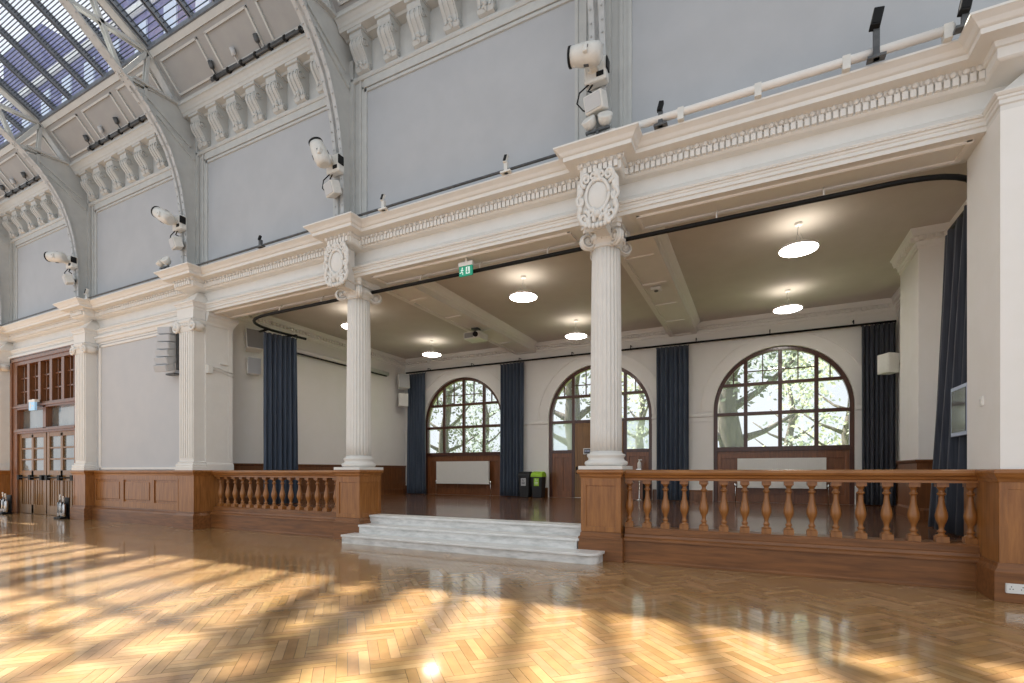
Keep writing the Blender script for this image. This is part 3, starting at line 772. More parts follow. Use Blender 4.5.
def wainscot(x0, x1, label, n):
    t = thing('wainscot', label, 'wainscot', ((x0+x1)/2, FACE-.1, 0))
    y = FACE-.06
    m = M(); m.px([(FACE,0),(y-.10,0),(y-.10,.30),(y-.08,.33),(y-.03,.36),(y-.02,.40),(FACE,.41)], x0, x1)
    obj('plinth', m, W['oakdx'], t)
    m = M(); m.box(x0, x1, y, FACE, .3, 1.32)
    wd = (x1-x0)/n
    for z0, z1 in ((.40,.56),(1.16,1.295)): m.box(x0, x1, y-.028, y+.01, z0, z1)
    for k in range(n+1): m.box(max(x0, x0+k*wd-.09), min(x1, x0+k*wd+.09), y-.03, y+.01, .4, 1.3)
    obj('stiles', m, W['oak'], t, .004)
    for k in range(n):
        m = M(); m.box(x0+k*wd+.15, x0+(k+1)*wd-.15, y-.022, y+.005, .62, 1.10); obj('panel', m, W['oak'], t, .012)
    m = M(); m.px([(FACE,1.28),(y-.03,1.28),(y-.04,1.32),(y-.06,1.35),(y-.07,1.38),(y-.07,1.41),(y-.05,1.42),(FACE,1.42)], x0, x1)
    obj('cap_rail', m, W['oakx'], t)
wainscot(-17.2, -12.80, 'oak panelled wainscot between the oak doors and the alcove', 3)
wainscot(-28, -23.55, 'dark oak wainscot left of the oak doors', 3)

# dark wood dado and skirtings in the alcove
def dado(pts, h0, h1, d=.03):
    m = M(); m.mould(pts, [(-.005,h0),(d+.025,h0),(d+.025,h0+.18),(d+.005,h0+.21),(d,h0+.22),(d,h1-.07),(d+.02,h1-.05),(d+.035,h1-.02),(d+.035,h1),(-.005,h1)]); return m
m = dado([(LW, 8.17), (LW, BACK)], SZ, 1.61)
m.box(LW, LW+.045, 8.17, BACK, .9, .94)
yy = 8.6
while yy < BACK: m.box(LW, LW+.045, yy, yy+.12, .7, 1.5); yy += 1.05
struct('baseboard_left', m, W['oakd'], 'dark oak dado along the left wall of the alcove', 'dado')
m = dado([(RW, BACK), (RW, 12.8), (2.65, 12.8), (2.65, 11.5), (RW, 11.5), (RW, 8.1)], SZ, 1.61)
struct('baseboard_right', m, W['oakd'], 'dark oak dado around the right wall pier of the alcove', 'dado')
m = M()
for x0, x1 in ((LW, WIN[0]-RAD-.02), (WIN[0]+RAD+.02, WIN[1]-RAD-.02), (WIN[1]+RAD+.02, WIN[2]-RAD-.02), (WIN[2]+RAD+.02, RW)):
    m.px([(BACK+.01,SZ),(BACK-.03,SZ),(BACK-.03,.78),(BACK-.015,.82),(BACK+.01,.83)], x0, x1)
struct('baseboard_back', m, W['oakd'], 'dark oak skirting along the alcove back wall', 'skirting')

# ------------------------------------------------------------------ marble steps
t = thing('marble_steps', 'three white marble steps up between the two column pedestals', 'steps', (-4.85, 7.5, 0))
def rounded_step(x0, x1, y0, y1, z0, z1, rr):
    """tread with rounded right corner"""
    m = M(); pr = lambda o: [(x0-o*.0, y1), (x0, y0-o)] + [(x1-rr+(rr+o)*math.sin(PI/2*i/8), y0+rr-(rr+o)*math.cos(PI/2*i/8)) for i in range(9)] + [(x1+o, y1)]
    m.pz(pr(0), z0, z1-.045)
    n = M(); n.pz(pr(.034), z1-.042, z1)
    return m, n
for i, (x0, x1, y0, y1, z0, z1, rr) in enumerate(((-7.24,-2.15,7.12,7.48,0,.167,.16), (-7.12,-2.57,7.46,7.80,0,.333,.01), (-7.15,-2.56,7.80,8.12,0,.5,.01))):
    if i == 0:
        # bottom step runs in front of the pedestal plinth, body behind only between pedestals
        a_, b_ = rounded_step(x0, x1, y0, 7.47, z0, z1, rr)
    else: a_, b_ = rounded_step(x0, x1, y0, y1, z0, z1, rr)
    so = obj('step', a_, W['marble'], t); obj('nosing', b_, W['marbleedge'], so, .008)

# ------------------------------------------------------------------ windows
def arch_pts(c, r, K=40): return [(c - r*math.cos(PI*i/K), AC + r*math.sin(PI*i/K)) for i in range(K+1)]
def window(i, c, label, door=False):
    t = sthing('window_%d' % i, label, 'window', (c, 15.9, SZ))
    y0, y1 = 15.88, 15.98; ri = RAD-.11
    fn = lambda a_, b_, q: (a_, q, b_)
    m = M(); m.ring([(c-RAD,SZ)]+arch_pts(c,RAD)+[(c+RAD,SZ)], [(c-ri,SZ)]+arch_pts(c,ri)+[(c+ri,SZ)], fn, y0-.02, y1+.02, closed=False)
    for dx in (-.88, 0, .88):
        zt = AC + math.sqrt(ri*ri-dx*dx)+.03
        zb = SILL
        if door: zb = SPR if dx == 0 else SZ
        m.box(c+dx-.05, c+dx+.05, y0, y1, zb, zt)
    m.box(c-ri-.02, c+ri+.02, y0-.015, y1, SPR-.05, SPR+.05)
    hz = 3.91; hx = math.sqrt(ri*ri-(hz-AC)**2)+.03
    m.box(c-hx, c+hx, y0-.01, y1, hz-.045, hz+.045)
    if door:
        for s in (-1, 1): a0, a1 = sorted((s*.88, s*ri)); m.box(c+a0, c+a1, y0-.01, y1, SILL-.06, SILL+.05)
    else: m.box(c-ri-.02, c+ri+.02, y0-.05, y1, SILL-.09, SILL+.04)
    obj('window_frame', m, W['maho'], t, .006)
    m = M()
    for dx in (-1.2, -.44, .44, 1.2):
        zt = AC + math.sqrt(ri*ri-dx*dx)+.01; m.box(c+dx-.014, c+dx+.014, y0+.02, y1-.02, hz, zt)
    m.box(c-.88, c+.88, y0+.02, y1-.02, hz+.36, hz+.388)
    obj('glazing_bars', m, W['maho'], t)
    zb = SPR if door else SILL
    m = M(); poly = [(c-ri, zb)]+arch_pts(c, ri)+[(c+ri, zb)]
    n0 = len(m.v); m.v += [(a_, 15.93, b_) for a_, b_ in poly]; m.face(range(n0, n0+len(poly)))
    obj('panes', m, W['glass'], t, recalc=False)
    if door:
        for s in (-1, 1):
            a0, a1 = sorted((s*.93, s*ri)); m = M(); m.quad((c+a0,15.93,SILL),(c+a1,15.93,SILL),(c+a1,15.93,SPR),(c+a0,15.93,SPR)); obj('side_light', m, W['frost'], t, recalc=False)
            m = M(); m.box(c+a0, c+a1, y0+.02, y1-.02, SZ, SILL)
            m.box(c+a0, c+a1, y0-.002, y1+.003, SZ, SZ+.22); m.box(c+a0, c+a1, y0-.002, y1+.003, SILL-.2, SILL-.055)
            for e in (a0, a1-.09, (a0+a1)/2-.05): m.box(c+e, c+e+.09, y0-.005, y1, SZ, SILL-.05)
            obj('timber_panel', m, W['mahop'], t, .006)
    else:
        m = M(); m.box(c-ri, c+ri, y0+.02, y1, SZ, SILL-.05)
        m.box(c-ri, c+ri, y0-.006, y1+.003, SZ, SZ+.24); m.box(c-ri, c+ri, y0-.006, y1+.003, SILL-.30, SILL-.085)
        for k in range(6):
            xx = c-ri+.05 + k*(2*ri-.1)/5; m.box(xx-.05, xx+.05, y0-.01, y1, SZ, SILL-.08)
        obj('timber_apron', m, W['mahop'], t, .006)
    return t
window(1, WIN[0], 'left arched mahogany window with a radiator below')
window(2, WIN[1], 'middle arched mahogany window framing the oak door', True)
window(3, WIN[2], 'right arched mahogany window above the long balustrade')
# oak door in the middle window
dx0, dx1 = WIN[1]-.83, WIN[1]+.83
t = sthing('door_1', 'golden oak door set in the middle arched window', 'door', (WIN[1], 15.9, SZ))
m = M(); m.box(dx0+.01, dx1-.01, 15.895, 15.945, SZ+.01, SPR-.05)
for a0, a1, z0, z1 in ((dx0+.01,dx0+.09,SZ+.01,SPR-.05),(dx1-.09,dx1-.01,SZ+.01,SPR-.05),(dx0+.09,dx1-.09,SPR-.15,SPR-.05),(dx0+.09,dx1-.09,SZ+.01,SZ+.2)): m.box(a0, a1, 15.885, 15.95, z0, z1)
obj('door_leaf', m, W['dooroak'], t, .004)
m = M(); m.box(dx0+.05, dx0+.10, 15.868, 15.89, 1.30, 1.55); m.tube([(dx0+.075,15.87,1.42),(dx0+.075,15.82,1.42),(dx0+.22,15.82,1.42)], .013)
obj('door_handle', m, W['black'], t)
t = thing('door_sign', 'small dark notice with a white border fixed on the oak door', 'sign', (-5.07, 15.88, 2.03))
m = M(); m.box(-5.24, -4.90, 15.872, 15.886, 1.96, 2.16); obj('plate', m, W['whitepl'], t)
m = M(); m.box(-5.205, -4.935, 15.866, 15.874, 1.985, 2.135); obj('face', m, W['darkgrey'], t)
m = M()
for k in range(4): m.box(-5.185+k*.062, -5.185+k*.062+.042, 15.862, 15.868, 2.035, 2.10)
obj('lettering', m, W['bluframe'], t)

# ------------------------------------------------------------------ big oak doors in the hall wall
X0, X1, XM = -22.7, -18.0, -20.35
t = sthing('door_2', 'tall glazed oak double doors with fanlight panes at the far left', 'door', (XM, FACE, 0))
m = M(); yf, yb = FACE-.06, FACE+.22
for r in ((X0, X0+.42, 0, 5.17), (X1-.42, X1, 0, 5.17), (X0+.002, X1-.002, 4.93, 5.165), (X0, X1, 3.44, 3.62), (X0, X1, 2.64, 2.80), (XM-.10, XM+.10, 2.7, 3.5)):
    m.box(r[0], r[1], yf+(.003 if r[2] > 0 else 0), yb-(.002 if r[2] > 0 else 0), r[2], r[3])
frame(m, X0+.02, X1-.02, -.1, 5.15, yf, .10, .04)
m.box(X0+.3, X1-.3, yf-.05, yf+.02, 2.70, 2.76); m.box(X0+.2, X1-.2, yf-.04, yf+.02, 3.50, 3.56)
xi0, xi1 = X0+.42, X1-.42; wd = (xi1-xi0)/5
for k in range(1, 5): m.box(xi0+k*wd-.085, xi0+k*wd+.085, yf+.02, yb, 3.6, 4.95)
obj('door_frame', m, W['oakd'], t, .006)
m = M()
for k in range(5):
    for f in (.36, .64): m.box(xi0+(k+f)*wd-.018, xi0+(k+f)*wd+.018, yf+.10, yf+.16, 3.6, 4.95)
for z_ in (4.05, 4.5): m.box(xi0, xi1, yf+.10, yf+.16, z_-.02, z_+.02)
obj('fanlight_bars', m, W['oakd'], t)
m = M(); m.box(xi0, xi1, yf+.17, yf+.18, 2.78, 4.95); obj('fanlight_glass', m, W['doorglass'], t)
for s in (0, 1):
    a0, a1 = ((xi0, XM-.03), (XM+.03, xi1))[s]
    m = M(); y0, y1 = yf+.06, yf+.14
    for e_, r in enumerate(((a0, a0+.17, 0, 2.66), (a1-.17, a1, 0, 2.66), (a0, a1, 2.50, 2.655), (a0, a1, .005, .30), (a0, a1, 1.10, 1.42), ((a0+a1)/2-.07, (a0+a1)/2+.07, .002, 2.6))): m.box(r[0], r[1], y0+(.004 if e_ > 1 else 0), y1-(.003 if e_ > 1 else 0), r[2], r[3])
    m.box(a0+.1, a1-.1, y0+.03, y1-.01, .2, 1.2)
    k = a0+.25
    while k < a1-.15: m.box(k, k+.03, y0+.015, y1-.02, .3, 1.1); k += .16
    for z_ in (1.78, 2.14): m.box(a0+.1, a1-.1, y0+.01, y1-.01, z_-.025, z_+.025)
    lf = obj('door_leaf', m, W['dooroak'], t, .004)
    m = M(); m.box(a0+.1, a1-.1, y0+.05, y0+.055, 1.42, 2.5); obj('door_glass', m, W['doorglass'], lf)
    m = M(); m.tube([(a0+.12, y0-.06, 1.19), (a1-.12, y0-.06, 1.19)], .022)
    for xx in (a0+.15, (a0+a1)/2, a1-.15): m.box(xx-.07, xx+.07, y0-.09, y0+.01, 1.11, 1.27)
    obj('push_bar', m, W['black'], lf)
t = thing('exit_sign', 'small pale blue hanging sign above the tall oak doors', 'sign', (-20.45, FACE-.2, 3.42))
m = M(); m.box(-20.95, -20.55, FACE-.22, FACE-.16, 3.34, 3.62); obj('panel', m, W['bluesign'], t)
m = M(); m.box(-20.96, -20.54, FACE-.225, FACE-.1, 3.60, 3.68); m.box(-20.78,-20.72,FACE-.2,FACE-.05,3.66,3.7); obj('housing', m, W['whitepl'], t)
m = M(); m.box(-20.87, -20.79, FACE-.226, FACE-.218, 3.40, 3.56); m.box(-20.73,-20.63, FACE-.226, FACE-.218, 3.46, 3.50); obj('symbol', m, W['whitepl'], t)

# ------------------------------------------------------------------ curtains
def curtain(p0, p1, z0, z1, folds, label, flare=0., lean=(0,0), dark=False, amp=.075):
    """pleated drape hung along the plan line p0 -> p1"""
    p0, p1 = Vector((*p0, 0)), Vector((*p1, 0)); d = (p1-p0); L = d.length; d /= L; nn = Vector((d.y, -d.x, 0))
    t = thing('curtain', label, 'curtain', ((p0.x+p1.x)/2, (p0.y+p1.y)/2, z0), 'alcove curtains')
    m = M(); n = folds*10; k = 14; ph = random.uniform(0, 6)
    rows = []
    for j in range(k+1):
        tz = j/k; row = []
        for side in (0, 1):
            for i in range(n+1):
                s = i/n
                if side: s = 1-s
                a_ = 2*PI*folds*s
                am = amp*(.55+.45*(1-tz))*(1+.35*math.sin(3.1*s*folds+ph))
                wob = .02*math.sin(5*s+ph+tz*2)
                off = am*math.sin(a_+.5*math.sin(a_+ph+tz)) + wob + (.012 if side else -.012)
                ex = (s-.5)*L*(1+flare*(1-tz)) + .5*L
                q = p0 + d*ex + nn*off
                row.append((q.x+lean[0]*(1-tz)*1.0, q.y+lean[1]*(1-tz), z0+(z1-z0)*tz))
        rows.append(row)
    kk = len(rows[0])
    for r in rows: m.v += r
    for j in range(k):
        for i in range(kk): m.face((j*kk+i, j*kk+(i+1)%kk, (j+1)*kk+(i+1)%kk, (j+1)*kk+i), True)
    m.face(range(kk)); m.face(range(k*kk, (k+1)*kk))
    obj('drape', m, W['curtaindk' if dark else 'curtain'], t)
    for i in range(folds+1):
        q = p0 + d*(L*i/folds); m = M(); m.tube([(q.x, q.y, z1-.02), (q.x, q.y, z1+.012)], .012, 6); obj('hook', m, W['black'], t)
ZT = 5.2
curtain((-12.34,15.62), (-11.52,15.62), SZ+.02, ZT, 6, 'blue grey curtain at the left corner of the back wall')
curtain((-8.25,15.62), (-7.32,15.62), SZ+.02, ZT, 7, 'blue grey curtain between the left window and the recycling bins')
curtain((-2.80,15.62), (-1.86,15.62), SZ+.02, ZT-.02, 7, 'dark curtain between the middle and right arched windows')
curtain((2.42,15.62), (3.13,15.62), SZ+.02, ZT-.02, 7, 'dark curtain right of the right arched window', dark=True)
curtain((-11.62,8.72), (-11.42,9.58), SZ+.02, 5.06, 7, 'blue curtain gathered behind the left balustrade', .05, amp=.09)
curtain((2.62,8.55), (2.66,9.95), SZ+.02, 5.06, 7, 'charcoal curtain gathered behind the right pier', .15, (-.13,.16), dark=True, amp=.09)
# tracks
def fillet(pts, r, n=10):
    out = [pts[0]]
    for a_, b_, c_ in zip(pts, pts[1:], pts[2:]):
        A, B, D = Vector(a_), Vector(b_), Vector(c_); u1 = (A-B).normalized(); u2 = (D-B).normalized()
        for i in range(n+1):
            q = i/n; p = (B+u1*r)*(1-q)**2 + B*2*q*(1-q) + (B+u2*r)*q*q; out.append(tuple(p))
    out.append(pts[-1]); return out
t = thing('curtain_track', 'black curved curtain track sweeping behind the front columns', 'curtain track', (-4.5, 7.9, 5.11))
m = M(); m.tube(fillet([(-11.38,9.85,5.11),(-11.58,7.9,5.11),(2.66,7.9,5.11),(2.66,9.85,5.11)], 1.15), .036, 8); obj('track', m, W['black'], t)
for k in range(9):
    x = -10+k*1.35; m = M(); m.tube([(x,7.9,5.13),(x,7.9,5.2),(x,7.98,SOF-.01)], .012, 6); obj('hanger_bracket', m, W['whitepl'], t)
m = M(); m.tube([(-11.5,8.75,5.12),(-11.9,8.8,5.12)], .03); obj('track_stop', m, W['black'], t)
m = M(); m.box(-11.75,-11.25,9.4,9.46,5.08,5.12); obj('track_stop', m, W['black'], t)
t = thing('curtain_track', 'straight black curtain rail along the alcove back wall', 'curtain track', (-4.6, 15.62, 5.24))
m = M(); m.tube([(-12.45,15.62,5.27),(3.15,15.62,5.22)], .03, 8); obj('track', m, W['black'], t)
for k in range(8):
    x = -11.4+k*1.95; m = M(); m.tube([(x,15.62,5.26),(x,15.62,5.36),(x,15.8,5.36)], .014, 6); obj('hanger_bracket', m, W['black'], t)

# ------------------------------------------------------------------ pendant lamps
LX = (-9.95, -4.79, .65); LY = (10.2, 13.85)
LLAB = {(0,0):'round disc pendant lamp behind the left fluted column, nearer row', (0,1):'round disc pendant lamp above the left arched window, furthest left',
        (1,0):'round disc pendant lamp over the middle of the alcove, nearer row', (1,1):'round disc pendant lamp in front of the middle arched window',
        (2,0):'large looking disc pendant lamp nearest the right pier', (2,1):'round disc pendant lamp just above the right arched window'}
lp = None
for i, x in enumerate(LX):
    for j, y in enumerate(LY):
        if lp is None:
            t = thing('pendant_lamp', LLAB[(i,j)], 'lamp', (0,0,0), 'disc pendant lamps')
            m = M(); m.lathe([(.05,0),(.30,-.0),(.325,.012),(.325,.035),(.30,.05),(.06,.06),(.05,.062)], 0, 0, 40); obj('disc_housing', m, W['whitepl'], t)
            m = M(); m.lathe([(.01,-.006),(.305,-.006),(.305,.002),(.01,.002)], 0, 0, 40); obj('diffuser', m, W['disc'], t)
            m = M()
            for a_ in (0, 2*PI/3, 4*PI/3): m.tube([(.12*math.cos(a_), .12*math.sin(a_), .055), (.03*math.cos(a_), .03*math.sin(a_), .30)], .0022, 5)
            m.tube([(0,0,.06),(.03,.01,.2),(-.02,0,.3),(0,0,.45)], .004, 5)
            obj('suspension_wires', m, W['grille'], t)
            m = M(); m.lathe([(.055,.43),(.06,.44),(.06,.478),(.02,.479)], 0, 0, 20); obj('ceiling_rose', m, W['whitepl'], t)
            lp = t; t.location = (x, y, 5.36)
        else:
            c = copy_tree(lp, loc=(x, y, 5.36)); c['label'] = LLAB[(i,j)]
        ld = bpy.data.lights.new('lamp_uplight', 'AREA'); ld.shape = 'DISK'; ld.size = .66; ld.energy = 4.5; ld.color = (1,.92,.80)
        lo = bpy.data.objects.new('lamp_uplight', ld); C.objects.link(lo); lo.location = (x, y, 5.36+.075); lo.rotation_euler = (PI, 0, 0)

# ------------------------------------------------------------------ speakers
def speaker(loc, size, rz, tilt, face, label, group='white wall speakers'):
    t = thing('wall_speaker', label, 'speaker', loc, group); w_, d_, h_ = size
    m = M(); m.pz([(-w_/2*.8,d_/2),(-w_/2,-d_/2),(w_/2,-d_/2),(w_/2*.8,d_/2)], -h_/2, h_/2)
    mat = Matrix.Rotation(rz, 4, 'Z') @ Matrix.Rotation(tilt, 4, 'X')
    m.tr(0, mat); obj('cabinet', m, W['whitepl'], t, .012, world=False)
    m = M(); m.box(-w_/2+.02, w_/2-.02, -d_/2-.012, -d_/2+.01, -h_/2+.02, h_/2-.02); m.tr(0, mat); obj('grille', m, W[face], t, .004, world=False)
    m = M(); m.tube([(0,d_/2-.02,0),(0,d_/2+.14,0)], .02); m.tr(0, mat); obj('bracket', m, W['whitepl'], t, world=False)
speaker((-12.42,9.0,4.98), (.46,.3,.56), R(70), R(-12), 'grille', 'white speaker with dark grille, upper of the pair beside the left curtain')
speaker((-12.45,9.0,4.28), (.36,.26,.46), R(70), 0, 'grille2', 'smaller white speaker with pale grille, lower of the pair beside the left curtain')
speaker((-12.30,15.25,4.85), (.42,.30,.56), R(55), R(-10), 'grille2', 'white speaker high in the far left corner of the alcove')
speaker((-12.32,15.25,4.15), (.36,.26,.50), R(55), 0, 'whitepl', 'plain white speaker below another in the far left corner')
speaker((2.86,14.9,4.02), (.36,.30,.48), R(-60), 0, 'whitepl', 'white speaker in front of the curtain right of the right window')

# line array on the hall wall
t = thing('line_array', 'curved grey line array speaker on the wall left of the alcove pilaster', 'speaker', (-13.4, FACE-.25, 3.9))
for k in range(6):
    zz = 4.92-k*.185; a_ = R(2+k*4); m = M()
    m.box(-.19,.19,-.14,.12,-.085,.085); m.tr(0, Matrix.Translation((-13.32, FACE-.20-.02*(k*.9), zz)) @ Matrix.Rotation(R(16),4,'Z') @ Matrix.Rotation(a_,4,'X'))
    o = obj('cabinet', m, W['grille2'], t, .008)
    m = M(); m.box(-.175,.175,-.152,-.135,-.072,.072); m.tr(0, Matrix.Translation((-13.32, FACE-.20-.02*(k*.9), zz)) @ Matrix.Rotation(R(16),4,'Z') @ Matrix.Rotation(a_,4,'X'))
    obj('grille', m, W['lowgrey'], o)
m = M(); m.tube([(-13.2,FACE,4.85),(-13.3,FACE-.15,4.85)], .025); m.box(-13.14,-13.08,FACE-.12,FACE-.05,3.95,4.98); m.box(-13.45,-13.1,FACE-.2,FACE-.04,3.83,3.87)
obj('bracket', m, W['darkgrey'], t)

# box and conduit on the left jamb
t = thing('cable_junction_box', 'small grey junction box with thin conduit on the left alcove jamb', 'junction box', (JL+.03, 7.35, 3.7))
m = M(); m.box(JL, JL+.10, 7.50, 7.62, 3.80, 4.0); obj('box', m, W['offwhite'], t, .006)
m = M(); m.tube([(JL+.02,7.62,3.97),(JL+.03,7.8,3.98),(JL+.03,7.95,3.93),(JL+.03,8.2,3.90)], .012); m.tube([(JL+.02,7.6,3.92),(JL+.03,7.8,3.90),(JL+.03,8.2,3.80)], .008)
m.box(JL, JL+.05, 7.86, 8.05, 4.08, 4.11)
obj('conduit', m, W['offwhite'], t)

# projection screen casing on the left alcove wall
t = thing('projection_screen', 'long white roll-up screen casing on the left alcove wall', 'projection screen', (LW+.1, 12, 4.75))
m = M(); m.tube([(LW+.14,9.7,5.06),(LW+.14,14.6,5.06)], .075, 12); obj('casing', m, W['whitepl'], t)
m = M(); m.box(LW+.1,LW+.16,9.75,14.55,4.955,4.99); obj('slat_bar', m, W['black'], t)
m = M()
for y_ in (10,12.2,14.4): m.box(LW-.004,LW+.15,y_-.03,y_+.03,5.08,5.16)
obj('bracket', m, W['whitepl'], t)

# projector on the left beam
t = thing('projector', 'white ceiling projector mounted under the left alcove beam', 'projector', (-7.35, 12.4, 5.25))
m = M(); m.box(-7.62,-7.08,12.15,12.65,5.20,5.40); obj('body', m, W['offwhite'], t, .02)
m = M(); i0=0; m.lathe([(.07,0),(.075,.02),(.075,.06),(.05,.062)],0,0,20); m.tr(0, Matrix.Translation((-7.2,12.15,5.3)) @ Matrix.Rotation(R(90),4,'X')); obj('lens', m, W['black'], t)
m = M(); m.box(-7.58,-7.3,12.14,12.16,5.23,5.37); obj('vent', m, W['grille'], t)
m = M(); m.tube([(-7.35,12.4,5.39),(-7.35,12.4,5.53)], .03); m.box(-7.47,-7.23,12.3,12.5,5.40,5.42); m.box(-7.45,-7.25,12.3,12.5,5.50,5.555); obj('mount', m, W['darkgrey'], t)
# small sensor under the right beam
t = thing('ceiling_sensor', 'small grey sensor box under the right alcove beam', 'sensor', (-2.05, 11.4, 5.48))
m = M(); m.box(-2.16,-1.94,11.3,11.5,5.46,5.522); obj('housing', m, W['offwhite'], t, .01)
m = M(); m.ell(-2.05,11.4,5.455,.05,.05,.03,12,6); obj('lens', m, W['darkgrey'], t)

# ------------------------------------------------------------------ exit sign over the steps
t = thing('exit_sign', 'green and white running-man exit sign hanging over the marble steps', 'sign', (-4.79, 7.73, 4.97))
def mv(m): m.v = [(-4.79+(x+5.04)*.82, y-.46, z-.085) for x, y, z in m.v]; return m
m = M(); m.box(-5.22,-4.86,8.16,8.22,5.24,5.31); m.box(-5.06,-5.02,8.18,8.2,5.3,5.384); obj('housing', mv(m), W['whitepl'], t)
m = M(); m.box(-5.21,-4.87,8.175,8.205,5.06,5.245); obj('panel', mv(m), W['green'], t)
m = M(); yq = 8.172
m.ell(-5.125,yq,5.205,.016,.004,.016,10,6)
for p, q in (((-5.125,5.185),(-5.135,5.14)),((-5.135,5.14),(-5.105,5.115)),((-5.105,5.115),(-5.115,5.085)),((-5.135,5.14),(-5.165,5.12)),((-5.165,5.12),(-5.19,5.12)),((-5.125,5.18),(-5.095,5.155)),((-5.125,5.18),(-5.16,5.165))):
    m.bar((p[0],yq,p[1]),(q[0],yq,q[1]),.014,.014)
m.box(-5.03,-4.93,yq-.003,yq+.003,5.09,5.215); 
obj('running_man_symbol', mv(m), W['mint'], t)
m = M(); m.bar((-4.98,yq-.006,5.20),(-4.98,yq-.006,5.12),.014,.014); m.bar((-4.98,yq-.006,5.105),(-5.005,yq-.006,5.135),.012,.012); m.bar((-4.98,yq-.006,5.105),(-4.955,yq-.006,5.135),.012,.012)
obj('arrow_symbol', mv(m), W['green'], t)

# ------------------------------------------------------------------ radiators
def radiator(x0, x1, label):
    t = thing('radiator', label, 'radiator', ((x0+x1)/2, 15.65, SZ), 'white panel radiators')
    m = M(); m.box(x0, x1, 15.60, 15.70, .92, 1.76)
    k = x0+.03
    while k < x1-.04: m.box(k, k+.03, 15.594, 15.60, .95, 1.73); k += .05
    obj('panel', m, W['rad'], t, .006)
    m = M()
    for x in (x0-.05, x1+.05):
        m.tube([(x, 15.66, SZ), (x, 15.66, .98), (x+(.06 if x < x0 else -.06), 15.66, .98)], .014)
        m.lathe([(.028,.95),(.032,.97),(.032,1.03),(.02,1.05)], x, 15.66, 10)
    obj('valve_pipes', m, W['chrome'], t)
    m = M()
    for x in (x0+.4, x1-.4): m.box(x-.03, x+.03, 15.69, 15.88, 1.0, 1.6)
    obj('wall_brackets', m, W['rad'], t)
radiator(-11.0, -8.72, 'white panel radiator under the left arched window')
radiator(-.53, 1.64, 'white panel radiator under the right arched window, behind the balustrade')

# ------------------------------------------------------------------ recycling bins
def bin_(cx, lid, lab, label):
    cy = 15.35; t = thing('recycling_bin', label, 'bin', (cx, cy, SZ), 'pair of recycling bins')
    def shell(z0, z1, a0, a1, d0, d1):
        m = M(); K = 4
        lo = [(cx+sx*a0, cy+sy*d0) for sx, sy in ((-1,-1),(1,-1),(1,1),(-1,1))]; hi = [(cx+sx*a1, cy+sy*d1) for sx, sy in ((-1,-1),(1,-1),(1,1),(-1,1))]
        m.v += [(x,y,z0) for x,y in lo]+[(x,y,z1) for x,y in hi]
        for q in ((0,3,2,1),(4,5,6,7),(0,1,5,4),(1,2,6,5),(2,3,7,6),(3,0,4,7)): m.face(q)
        return m
    obj('body', shell(SZ, SZ+.70, .165, .20, .15, .19), W['rubber'], t, .02)
    m = shell(SZ+.70, SZ+.80, .21, .205, .20, .19)
    for i in range(1): m.v += []
    i0 = len(m.v); m.px([(cy-.19,SZ+.80),(cy-.12,SZ+.86),(cy+.05,SZ+.885),(cy+.19,SZ+.82),(cy+.19,SZ+.80)], cx-.2, cx+.2)
    lo = obj('lid', m, W[lid], t, .015)
    m = M(); m.box(cx-.12, cx+.12, cy-.125, cy-.115, SZ+.85, SZ+.862); m.tr(0, Matrix.Translation((0,-.0,0))); obj('slot', m, W['black'], lo)
    m = M(); m.box(cx-.09, cx+.09, cy-.192, cy-.182, SZ+.40, SZ+.66); lb = obj('label_panel', m, W[lab], t)
    m = M()
    for z_ in (.46,.51): m.box(cx-.06, cx+.06, cy-.196, cy-.190, SZ+z_, SZ+z_+.02)
    m.tube([(cx+.035*math.cos(a_), cy-.194, SZ+.60+.035*math.sin(a_)) for a_ in [R(90+k*33) for k in range(10)]], .007, 6)
    obj('symbol', m, W['rubber' if lab != 'lime' else 'whitepl'], lb)
bin_(-7.12, 'rubber', 'grille2', 'black recycling bin with a black lid beside the blue curtain')
bin_(-6.64, 'lime', 'lime', 'black recycling bin with a lime green lid')

# ------------------------------------------------------------------ wall monitor by the right pier
t = thing('wall_monitor', 'glossy dark panel in a pale blue frame behind the right pier', 'monitor', (2.42, 8.55, 1.87))
m = M(); m.box(2.40,2.44,8.26,8.87,1.87,2.54); obj('back_case', m, W['bluframe'], t, .004)
m = M(); m.box(2.392,2.402,8.31,8.82,1.92,2.49); obj('screen', m, W['screen'], t)
m = M(); m.box(2.42,2.50,8.06,8.5,2.15,2.25); m.box(2.36,2.5,8.06,8.12,2.1,2.3); obj('bracket', m, W['darkgrey'], t)

# sockets, switches
t = thing('wall_socket', 'white double wall socket low on the right oak pedestal', 'socket', (2.46, 7.05, .12))
m = M(); m.box(2.36,2.53,7.03,7.07,.105,.205); obj('plate', m, W['whitepl'], t, .004)
m = M()
for x in (2.40,2.49): 
    for dx, dz in ((-.012,.04),(.012,.04),(0,.065)): m.box(x+dx-.004,x+dx+.004,7.028,7.032,.105+dz,.105+dz+.010)
obj('pin_holes', m, W['darkgrey'], t)
t = thing('light_switch', 'tiny white switch on the side of the right pier', 'switch', (JR, 7.6, 2.2))
m = M(); m.box(JR-.02,JR+.01,7.58,7.66,2.16,2.27); obj('plate', m, W['whitepl'], t, .003)
m = M(); m.box(JR-.028,JR-.018,7.605,7.635,2.19,2.24); obj('rocker', m, W['offwhite'], t)

